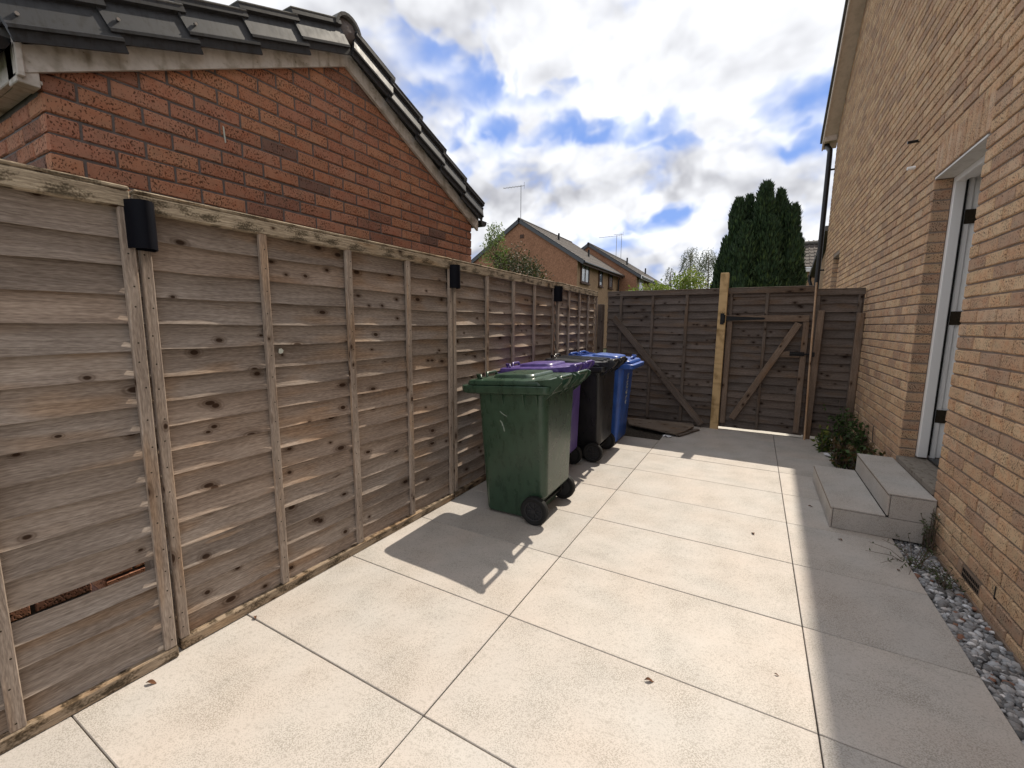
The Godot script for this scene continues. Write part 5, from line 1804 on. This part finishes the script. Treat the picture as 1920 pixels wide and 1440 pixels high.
	for z in [-1.0, 1.0]:
		var wf := Transform3D(Basis(Vector3.RIGHT, Vector3(0, 0, z), Vector3.UP), Vector3(0.185, 0.1005, z * 0.262))
		var ty := MB.new()
		ty.lathe(wf, [Vector2(0.066, -0.022), Vector2(0.088, -0.026), Vector2(0.098, -0.018), Vector2(0.1, 0.0), Vector2(0.098, 0.018), Vector2(0.088, 0.026), Vector2(0.068, 0.022), Vector2(0.066, -0.022)], 32)
		var wheel := lpart(b, "wheel", ty.done(), mats.tyre)
		var hb := MB.new()
		hb.lathe(wf, [Vector2(0.0, 0.008), Vector2(0.058, 0.008), Vector2(0.060, 0.022), Vector2(0.067, 0.023), Vector2(0.067, -0.02), Vector2(0.0, -0.02)], 32)
		hb.lathe(wf, [Vector2(0.018, 0.008), Vector2(0.016, 0.026), Vector2(0.0, 0.027)], 16)
		for k in 8:
			var a := TAU * k / 8.0
			var c := Vector3(cos(a), 0, sin(a))
			hb.box(wf * Transform3D(Basis(c, Vector3.UP, c.cross(Vector3.UP)), c * 0.038 + Vector3(0, 0.012, 0)), Vector3(0.046, 0.012, 0.007), 0.002)
		lpart(wheel, "hub", hb.done(), mats.wheel_hub)
	# moulded scratches in the plastic
	rng.seed = sd


func mark(m: MB, pts: Array, w: float, out: Vector3) -> void:
	for i in pts.size() - 1:
		var a: Vector3 = pts[i]
		var b: Vector3 = pts[i + 1]
		var s := (b - a).cross(out).normalized() * w * 0.5
		var ww := 1.0 if i % 2 == 0 else 0.7
		m.quad(a - s, b - s * ww, b + s * ww, a + s, out)


func build_bins() -> void:
	var grp := "wheeled bins in a row along the left fence"
	var g := thing("wheeled_bin", Vector3(-1.42, 0, -2.79), "dark green wheeled bin, nearest of the four bins", "wheeled bin", grp, 0.02)
	wheeled_bin(g, mats.bin_green, 0.0, 0, 1)
	var sc := MB.new()
	var f := func(x: float, y: float) -> Vector3: return Vector3(x, y, lerpf(0.238, 0.279, (y - 0.2) / 0.73) + 0.0022)
	mark(sc, [f.call(-0.085, 0.765), f.call(-0.055, 0.745), f.call(-0.03, 0.735)], 0.006, Vector3(0, 0, 1))
	mark(sc, [f.call(-0.085, 0.70), f.call(-0.07, 0.685), f.call(-0.058, 0.655), f.call(-0.052, 0.625)], 0.009, Vector3(0, 0, 1))
	mark(sc, [f.call(-0.075, 0.695), f.call(-0.068, 0.66)], 0.004, Vector3(0, 0, 1))
	lpart(g, "scratch", sc.done(), mats.scratch)
	var p := thing("wheeled_bin", Vector3(-1.66, 0, -3.62), "purple wheeled bin between the green and black bins", "wheeled bin", grp, 0.06)
	wheeled_bin(p, mats.bin_purple, 0.0, 0, 2)
	var k := thing("wheeled_bin", Vector3(-1.53, 0, -4.30), "black wheeled bin with its lid propped slightly open", "wheeled bin", grp, 0.05)
	wheeled_bin(k, mats.bin_black, 0.085, 1, 3)
	var b := thing("wheeled_bin", Vector3(-1.54, 0, -5.06), "bright blue wheeled bin with a light blue lid and white scrawl, farthest of the four", "wheeled bin", grp, PI + 0.03)
	wheeled_bin(b, mats.bin_blue, 0.0, 0, 4)
	# white scrawl down the front of the blue bin
	var m := MB.new()
	var q := func(z: float, y: float) -> Vector3: return Vector3(lerpf(-0.236, -0.279, (y - 0.2) / 0.73) - 0.0025, y, z)
	rng.seed = 77
	var strokes := [[[0.05, 0.80], [-0.02, 0.78], [0.05, 0.755], [-0.02, 0.74]], [[0.05, 0.71], [-0.03, 0.70]], [[0.06, 0.67], [0.0, 0.68], [-0.03, 0.655], [0.02, 0.63], [0.06, 0.645]], [[0.05, 0.60], [-0.03, 0.585], [0.0, 0.565], [0.05, 0.575]], [[0.06, 0.535], [0.0, 0.525], [-0.03, 0.50]], [[0.05, 0.48], [-0.02, 0.465], [0.04, 0.44]]]
	for s in strokes:
		var pts := []
		for c in s:
			pts.append(q.call(c[0] - 0.03, c[1]))
		mark(m, pts, 0.014, Vector3(-1, 0, 0))
	lpart(b, "white_scrawl", m.done(), mats.white_mark)


# ---------------------------------------------------------------- plants
func leaf_quad(m: MB, p: Vector3, dir: Vector3, side: Vector3, length: float, width: float, c: Color) -> void:
	m.col = c
	var tip := p + dir * length
	var mid := p + dir * length * 0.45
	var up := side.cross(dir).normalized()
	var a := mid + side * width * 0.5 + up * width * 0.12
	var b := mid - side * width * 0.5 + up * width * 0.12
	m.vert(p, up, Vector2.ZERO); m.vert(tip, up, Vector2.ZERO); m.vert(a, up, Vector2.ZERO)
	m.vert(p, up, Vector2.ZERO); m.vert(b, up, Vector2.ZERO); m.vert(tip, up, Vector2.ZERO)


func rand_dir() -> Vector3:
	var z := rng.randf_range(-1.0, 1.0)
	var a := rng.randf() * TAU
	var r := sqrt(1.0 - z * z)
	return Vector3(r * cos(a), z, r * sin(a))


# loose leafy crown: clumps of leaves round the ends of branches
func leafy(clumps: Array, per: int, spread: float, length: float, width: float, tones: Array, sd: int, droop := 0.0) -> ArrayMesh:
	rng.seed = sd
	var m := MB.new()
	for c in clumps:
		var cp: Vector3 = c
		var tone: Color = tones[rng.randi_range(0, tones.size() - 1)]
		for i in per:
			var off := rand_dir() * spread * pow(rng.randf(), 0.5)
			var d := (rand_dir() + off.normalized() * 0.6 - Vector3.UP * droop).normalized()
			var sd2 := d.cross(rand_dir()).normalized()
			var v := rng.randf_range(0.75, 1.25)
			leaf_quad(m, cp + off, d, sd2, length * rng.randf_range(0.6, 1.3), width * rng.randf_range(0.7, 1.3), Color(tone.r * v, tone.g * v, tone.b * v))
	return m.done(true)


func build_trees() -> void:
	# upright conifer clump behind the gate: [x, z, top, radius]
	var t := thing("conifer_tree", Vector3(-0.1, 0, -14.0), "dense dark green upright conifer behind the gate", "tree")
	var tr := MB.new()
	tr.tube([Vector3(-0.1, -0.16, -14), Vector3(-0.12, 1.2, -14.02), Vector3(-0.1, 2.6, -14)], 0.16, 10, 0.09)
	part(t, "trunk", tr.done(), mats.bark)
	var cols := [[-0.66, -13.8, 4.72, 0.40], [-0.42, -14.1, 4.84, 0.38], [-0.05, -13.7, 5.03, 0.44], [0.31, -14.0, 4.86, 0.42], [0.62, -13.8, 4.40, 0.36], [-0.90, -14.0, 3.75, 0.36], [0.74, -14.1, 3.75, 0.34], [0.12, -13.5, 4.1, 0.45], [-0.42, -13.45, 4.0, 0.42], [0.86, -13.9, 2.95, 0.26], [-1.02, -13.9, 2.9, 0.3]]
	rng.seed = 900
	var cr := MB.new()
	var core := MB.new()
	for c in cols:
		var base := 0.1
		var top: float = c[2]
		var rad: float = c[3]
		var prof := func(q: float) -> float: return rad * (1.0 - 0.12 * q) * pow(maxf(0.0, 1.0 - pow(q, 4.6)), 0.56) * (0.85 + 0.15 * sin(q * 21.0 + c[0] * 9.0))
		var rings := []
		for i in 12:
			var q := 0.98 * i / 11.0
			var ring := PackedVector3Array()
			for j in 10:
				var a := TAU * j / 10.0
				ring.append(Vector3(c[0] + cos(a) * prof.call(q) * 0.74, base + (top - 0.1 - base) * q, c[1] + sin(a) * prof.call(q) * 0.74))
			rings.append(ring)
		core.col = Color(0.030, 0.058, 0.024)
		core.loft(rings)
		var count := int(rad * (top - 1.2) * 3400)
		for i in count:
			var q := lerpf(0.25, 1.0, pow(rng.randf(), 0.9))
			var a := rng.randf() * TAU
			var od := Vector3(cos(a), 0, sin(a))
			var r: float = prof.call(q) * rng.randf_range(0.72, 1.06)
			var p := Vector3(c[0], base + (top - base) * q, c[1]) + od * r
			var d := (Vector3.UP * rng.randf_range(0.9, 1.6) + od * rng.randf_range(0.0, 0.7) + rand_dir() * 0.28).normalized()
			var v := rng.randf_range(0.55, 1.35)
			var tone := Color(0.030 * v, 0.058 * v, 0.024 * v)
			if rng.randf() < 0.12:
				tone = Color(0.055, 0.095, 0.03)
			leaf_quad(cr, p, d, d.cross(rand_dir()).normalized(), rng.randf_range(0.09, 0.2), rng.randf_range(0.03, 0.055), tone)
	part(t, "crown", cr.done(true), mats.needle)
	part(t, "inner_crown", core.done(true), mats.needle)
	# young pale tree and a dark bush beside the first far house
	var y := thing("young_tree", Vector3(-7.5, 0, -12.2), "light green young tree showing above the left fence", "tree")
	var yt := MB.new()
	yt.tube([Vector3(-7.5, -0.16, -12.2), Vector3(-7.45, 2.0, -12.2), Vector3(-7.42, 4.1, -12.2)], 0.05, 8, 0.012)
	var clumps := []
	rng.seed = 31
	for i in 74:
		var q := rng.randf()
		var r := 0.62 * (1.0 - 0.82 * q) + 0.08
		var a := rng.randf() * TAU
		var e := Vector3(-7.45 + cos(a) * r * rng.randf_range(0.3, 1.0), 2.55 + q * 1.85, -12.2 + sin(a) * r * rng.randf_range(0.3, 1.0))
		clumps.append(e)
		if i % 2 == 0:
			yt.tube([Vector3(-7.45, e.y - 0.35, -12.2), e], 0.012, 5, 0.004)
	part(y, "trunk", yt.done(), mats.bark)
	part(y, "crown", leafy(clumps, 26, 0.17, 0.085, 0.035, [Color(0.16, 0.21, 0.06), Color(0.12, 0.17, 0.05), Color(0.2, 0.24, 0.09)], 32), mats.leaf)
	var db := thing("dark_shrub", Vector3(-6.75, 0, -12.4), "dark brownish shrub against the first brick house's gable", "shrub")
	clumps = []
	var stems := MB.new()
	for i in 150:
		var a := rng.randf() * TAU
		var r := sqrt(rng.randf()) * 1.05
		var e := Vector3(-6.85 + cos(a) * r, 1.6 + rng.randf() * (2.35 - 0.85 * absf(cos(a) * r + 0.25)), -12.5 + sin(a) * r * 0.6)
		clumps.append(e)
		if i % 3 == 0:
			stems.tube([Vector3(-6.8, 0.6, -12.4), Vector3(-6.8, 0.6, -12.4).lerp(e, 0.6) + Vector3(0, 0.15, 0), e], 0.014, 5, 0.005)
	part(db, "stem", stems.done(), mats.bark)
	part(db, "foliage", leafy(clumps, 62, 0.27, 0.085, 0.036, [Color(0.055, 0.062, 0.032), Color(0.075, 0.06, 0.035), Color(0.045, 0.055, 0.025)], 34), mats.leaf)
	# sunlit hedge just behind the end fence
	var hd := thing("garden_shrub", Vector3(-1.6, 0, -9.8), "bright yellow green shrub peeping over the end fence", "shrub")
	clumps = []
	stems = MB.new()
	for i in 150:
		var x := rng.randf_range(-2.42, -0.92)
		var topy := 2.02 + 0.30 * exp(-pow((x + 1.28) / 0.28, 2.0)) + 0.06 * sin(x * 9.0) + 0.06
		var e := Vector3(x, topy - pow(rng.randf(), 1.6) * 1.0, -9.8 + rng.randf_range(-0.45, 0.45))
		clumps.append(e)
		if i % 5 == 0:
			stems.tube([Vector3(-1.6 + (x + 1.6) * 0.4, -0.16, -9.8), e], 0.012, 5, 0.005)
	part(hd, "stem", stems.done(), mats.bark)
	part(hd, "foliage", leafy(clumps, 34, 0.15, 0.07, 0.035, [Color(0.20, 0.25, 0.06), Color(0.15, 0.2, 0.05), Color(0.25, 0.28, 0.09)], 36), mats.leaf)
	# weeping birches far off
	for bi in 3:
		var bx: float = [-3.95, -3.05, -4.95][bi]
		var bz: float = [-30.0, -31.5, -29.0][bi]
		var bt: float = [6.25, 6.35, 5.0][bi]
		var w := thing("weeping_tree", Vector3(bx, 0, bz), ["grey green weeping tree left of the conifer", "pale weeping tree right beside the dark conifer", "small drooping tree above the far roof end"][bi], "tree", "weeping trees in the distance")
		var bm := MB.new()
		bm.tube([Vector3(bx, -0.16, bz), Vector3(bx + 0.1, 3.0, bz), Vector3(bx, bt - 0.3, bz)], 0.11, 8, 0.02)
		rng.seed = 50 + bi
		var lm := MB.new()
		var rad: float = [0.95, 0.95, 0.55][bi]
		for i in [240, 240, 110][bi]:
			var q := rng.randf()
			var a := rng.randf() * TAU
			var r: float = rad * sqrt(rng.randf()) * (1.0 - 0.65 * q)
			var s := Vector3(bx + cos(a) * r, lerpf(bt - 2.6, bt, q), bz + sin(a) * r)
			var ln := rng.randf_range(0.5, 1.2)
			var v0 := rng.randf_range(0.7, 1.3)
			if i % 12 == 0:
				bm.tube([Vector3(bx, s.y - 0.6, bz), s], 0.02, 5, 0.006)
			for k in 14:
				var p := s + Vector3(cos(a) * 0.02 * k, -ln * k / 14.0, sin(a) * 0.02 * k) + rand_dir() * 0.045
				var d := (Vector3.DOWN + rand_dir() * 0.9).normalized()
				leaf_quad(lm, p, d, d.cross(rand_dir()).normalized(), rng.randf_range(0.07, 0.13), rng.randf_range(0.03, 0.05), Color(0.10 * v0, 0.115 * v0, 0.07 * v0))
		part(w, "trunk", bm.done(), mats.pale_bark)
		part(w, "crown", lm.done(true), mats.leaf)
	# weeds in the corner between the steps and the gate
	var spots := [[0.93, -5.95, 0.52, "tall dark leafy weed by the gate against the house wall", 15], [0.98, -5.45, 0.43, "bushy dark green weed against the house wall behind the steps", 17], [0.82, -5.15, 0.30, "low weed with reddish leaves just behind the steps", 12], [0.76, -5.75, 0.28, "low yellow green weed on the paving edge near the gate", 10], [0.95, -4.85, 0.34, "small rusty brown weed tucked behind the upper step", 10]]
	for i in spots.size():
		var s: Array = spots[i]
		var wd := thing("weed_plant", Vector3(s[0], -0.02, s[1]), s[3], "weed", "weeds in the back corner")
		rng.seed = 300 + i
		var sm := MB.new()
		var lf := MB.new()
		for k in s[4] * 2:
			var a := rng.randf() * TAU
			var lean := rng.randf_range(0.05, 0.55)
			var hgt: float = s[2] * rng.randf_range(0.5, 1.05)
			var b0 := Vector3(s[0] + rng.randf_range(-0.05, 0.05), -0.03, s[1] + rng.randf_range(-0.06, 0.06))
			var b1 := b0 + Vector3(cos(a) * lean * hgt * 0.4, hgt * 0.6, sin(a) * lean * hgt * 0.5)
			var b2 := b0 + Vector3(cos(a) * lean * hgt * 0.8, hgt, sin(a) * lean * hgt)
			b1.x = minf(b1.x, 1.04); b2.x = minf(b2.x, 1.03)
			sm.tube([b0, b1, b2], 0.004, 5, 0.0015)
			for j in 13:
				var q := rng.randf_range(0.12, 1.0)
				var pp := b0.lerp(b1, q / 0.6) if q < 0.6 else b1.lerp(b2, (q - 0.6) / 0.4)
				var d := (rand_dir() + Vector3.UP * 0.25).normalized()
				if pp.x > 0.99:
					d.x = -absf(d.x)
				var v := rng.randf_range(0.6, 1.4)
				var tone := Color(0.05 * v, 0.085 * v, 0.025 * v)
				if i == 2 or i == 4:
					tone = Color(0.10 * v, 0.065 * v, 0.03 * v) if rng.randf() < 0.55 else tone
				if i == 3 and rng.randf() < 0.5:
					tone = Color(0.13 * v, 0.15 * v, 0.03 * v)
				leaf_quad(lf, pp, d, d.cross(rand_dir()).normalized(), rng.randf_range(0.035, 0.075), rng.randf_range(0.018, 0.034), tone)
		part(wd, "stem", sm.done(), mats.bark)
		part(wd, "leaves", lf.done(true), mats.leaf)
	# wiry weeds in the gravel
	var gs := [[0.91, -3.22, 0.12, "wiry weed sprawling from the gravel over the paving edge"], [1.03, -3.47, 0.26, "thin weed with tiny white flowers at the step corner"], [0.98, -3.02, 0.09, "low green weed in the gravel by the air brick"]]
	for i in gs.size():
		var s: Array = gs[i]
		var wd := thing("gravel_weed", Vector3(s[0], -0.02, s[1]), s[3], "weed", "weeds growing in the gravel")
		rng.seed = 400 + i
		var sm := MB.new()
		var lf := MB.new()
		for k in 22:
			var a := rng.randf() * TAU
			var sp: float = [0.26, 0.08, 0.12][i] * rng.randf_range(0.4, 1.0)
			var b0 := Vector3(s[0] + rng.randf_range(-0.02, 0.02), -0.03, s[1] + rng.randf_range(-0.05, 0.05))
			var b2: Vector3 = b0 + Vector3(cos(a) * sp, s[2] * rng.randf_range(0.35, 1.1), sin(a) * sp * 1.2)
			b2.x = minf(b2.x, 1.045)
			var b1 := b0.lerp(b2, 0.5) + Vector3(0, s[2] * 0.25, 0)
			sm.tube([b0, b1, b2], 0.0022, 4, 0.001)
			for j in 7:
				var pp := b1.lerp(b2, rng.randf()) if j % 2 == 0 else b0.lerp(b1, rng.randf())
				var d := (rand_dir() + Vector3.UP * 0.4).normalized()
				var v := rng.randf_range(0.6, 1.3)
				leaf_quad(lf, pp, d, d.cross(rand_dir()).normalized(), rng.randf_range(0.012, 0.028), rng.randf_range(0.005, 0.010), Color(0.075 * v, 0.10 * v, 0.045 * v))
			if i == 1 and k % 4 == 0:
				for j in 5:
					leaf_quad(lf, b2, rand_dir(), rand_dir(), 0.009, 0.007, Color(0.7, 0.7, 0.62))
		part(wd, "stem", sm.done(), mats.bark)
		part(wd, "leaves", lf.done(true), mats.leaf)


# ---------------------------------------------------------------- small things lying about
func build_small_things() -> void:
	var lv := [[-0.26, -1.57, 0.019, 0.4, "curled brown dry leaf on the sunlit slab nearest the camera"], [0.08, -3.14, 0.02, 1.9, "small dark dry leaf on the slab beside the steps"], [0.17, -1.85, 0.009, 0.0, "tiny dark crumb on the sunlit slab by the shade edge"], [0.57, -3.33, 0.017, 2.2, "dark dry leaf in the shade in front of the steps"], [-1.90, -0.62, 0.020, 0.6, "dark twiggy leaf by the foot of the nearest fence panel"], [0.80, -3.06, 0.014, 1.0, "black scrap on the slab edge beside the gravel"], [-1.93, -1.03, 0.018, 2.8, "flat dark leaf near the fence foot before the second panel"], [0.46, -3.86, 0.018, 0.2, "black leaf scrap beside the lower step"]]
	for k in lv.size():
		var s: Array = lv[k]
		var m := MB.new()
		rng.seed = 600 + k
		var n := 6
		for i in n:
			var q0 := float(i) / n
			var q1 := float(i + 1) / n
			var w0 := sin(PI * q0) * 0.42
			var w1 := sin(PI * q1) * 0.42
			var c0 := 0.25 * sin(q0 * 5.0) + 0.22
			var c1 := 0.25 * sin(q1 * 5.0) + 0.22
			for sgn in [-1.0, 1.0]:
				m.quad(Vector3(q0 * 2.0 - 1.0, c0 * 0.6, 0), Vector3(q1 * 2.0 - 1.0, c1 * 0.6, 0), Vector3(q1 * 2.0 - 1.0, c1 + 0.3 * w1, sgn * w1), Vector3(q0 * 2.0 - 1.0, c0 + 0.3 * w0, sgn * w0), Vector3.UP)
		solo("dry_leaf", m.done(), mats.dry_leaf, Transform3D(Basis(Vector3.UP, s[3]).scaled(Vector3.ONE * s[2]), Vector3(s[0], 0.001, s[1])), s[4], "dead leaf", "dead leaves on the paving")
	var dst := MB.new()
	dst.tube([Vector3(1.035, 0.02, -5.06), Vector3(1.03, 0.2, -5.10), Vector3(1.045, 0.36, -5.22), Vector3(1.04, 0.43, -5.20)], 0.006, 6, 0.004)
	solo("leaning_twig", dst.done(), mats.bark, Transform3D(), "thin bent brown stem leaning on the house wall behind the steps", "twig")
	# rotten sheet of board in the far corner
	rng.seed = 70
	var b := MB.new()
	b.prism(PackedVector2Array([Vector2(-1.40, 5.74), Vector2(-1.0, 5.60), Vector2(-0.78, 5.52), Vector2(-0.70, 5.68), Vector2(-0.62, 6.02), Vector2(-0.66, 6.17), Vector2(-1.1, 6.14), Vector2(-1.52, 6.10)]), 0.0, 0.016, Transform3D(Basis(Vector3(1, 0, 0), Vector3(0, 0.02, -1).normalized(), Vector3(0, 1, 0.02).normalized()), Vector3(0, -0.085, 0)))
	solo("rotten_board", b.done(), mats.ply, Transform3D(), "rotten grey sheet of board lying on the soil beyond the blue bin", "board")
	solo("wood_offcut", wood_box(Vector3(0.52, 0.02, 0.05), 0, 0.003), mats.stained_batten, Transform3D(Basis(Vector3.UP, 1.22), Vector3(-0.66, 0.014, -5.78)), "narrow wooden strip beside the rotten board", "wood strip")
	var sc := [[-0.86, -5.46, 0.05, "crumpled white scrap at the tip of the rotten board"], [-1.42, -6.16, 0.06, "white scrap of litter at the foot of the end fence near the corner"], [-0.98, -6.2, 0.035, "pale litter piece under the leaning plank"], [0.78, -5.52, 0.06, "crumpled white plastic scrap by the weeds"], [0.70, -4.93, 0.035, "small white scrap on the slab behind the steps"]]
	for k in sc.size():
		var s: Array = sc[k]
		var m := MB.new()
		rng.seed = 650 + k
		var pts := []
		for i in 4:
			var row := []
			for j in 4:
				row.append(Vector3((i - 1.5) * 0.6 + rng.randf_range(-0.15, 0.15), rng.randf_range(0.05, 0.5), (j - 1.5) * 0.35 + rng.randf_range(-0.12, 0.12)))
			pts.append(row)
		for i in 3:
			for j in 3:
				m.quad(pts[i][j], pts[i + 1][j], pts[i + 1][j + 1], pts[i][j + 1], Vector3.UP)
		solo("paper_scrap", m.done(), mats.paper, Transform3D(Basis(Vector3.UP, k * 1.1).scaled(Vector3.ONE * s[2]), Vector3(s[0], 0.0 if k != 2 else -0.015, s[1])), s[3], "litter", "scraps of litter")
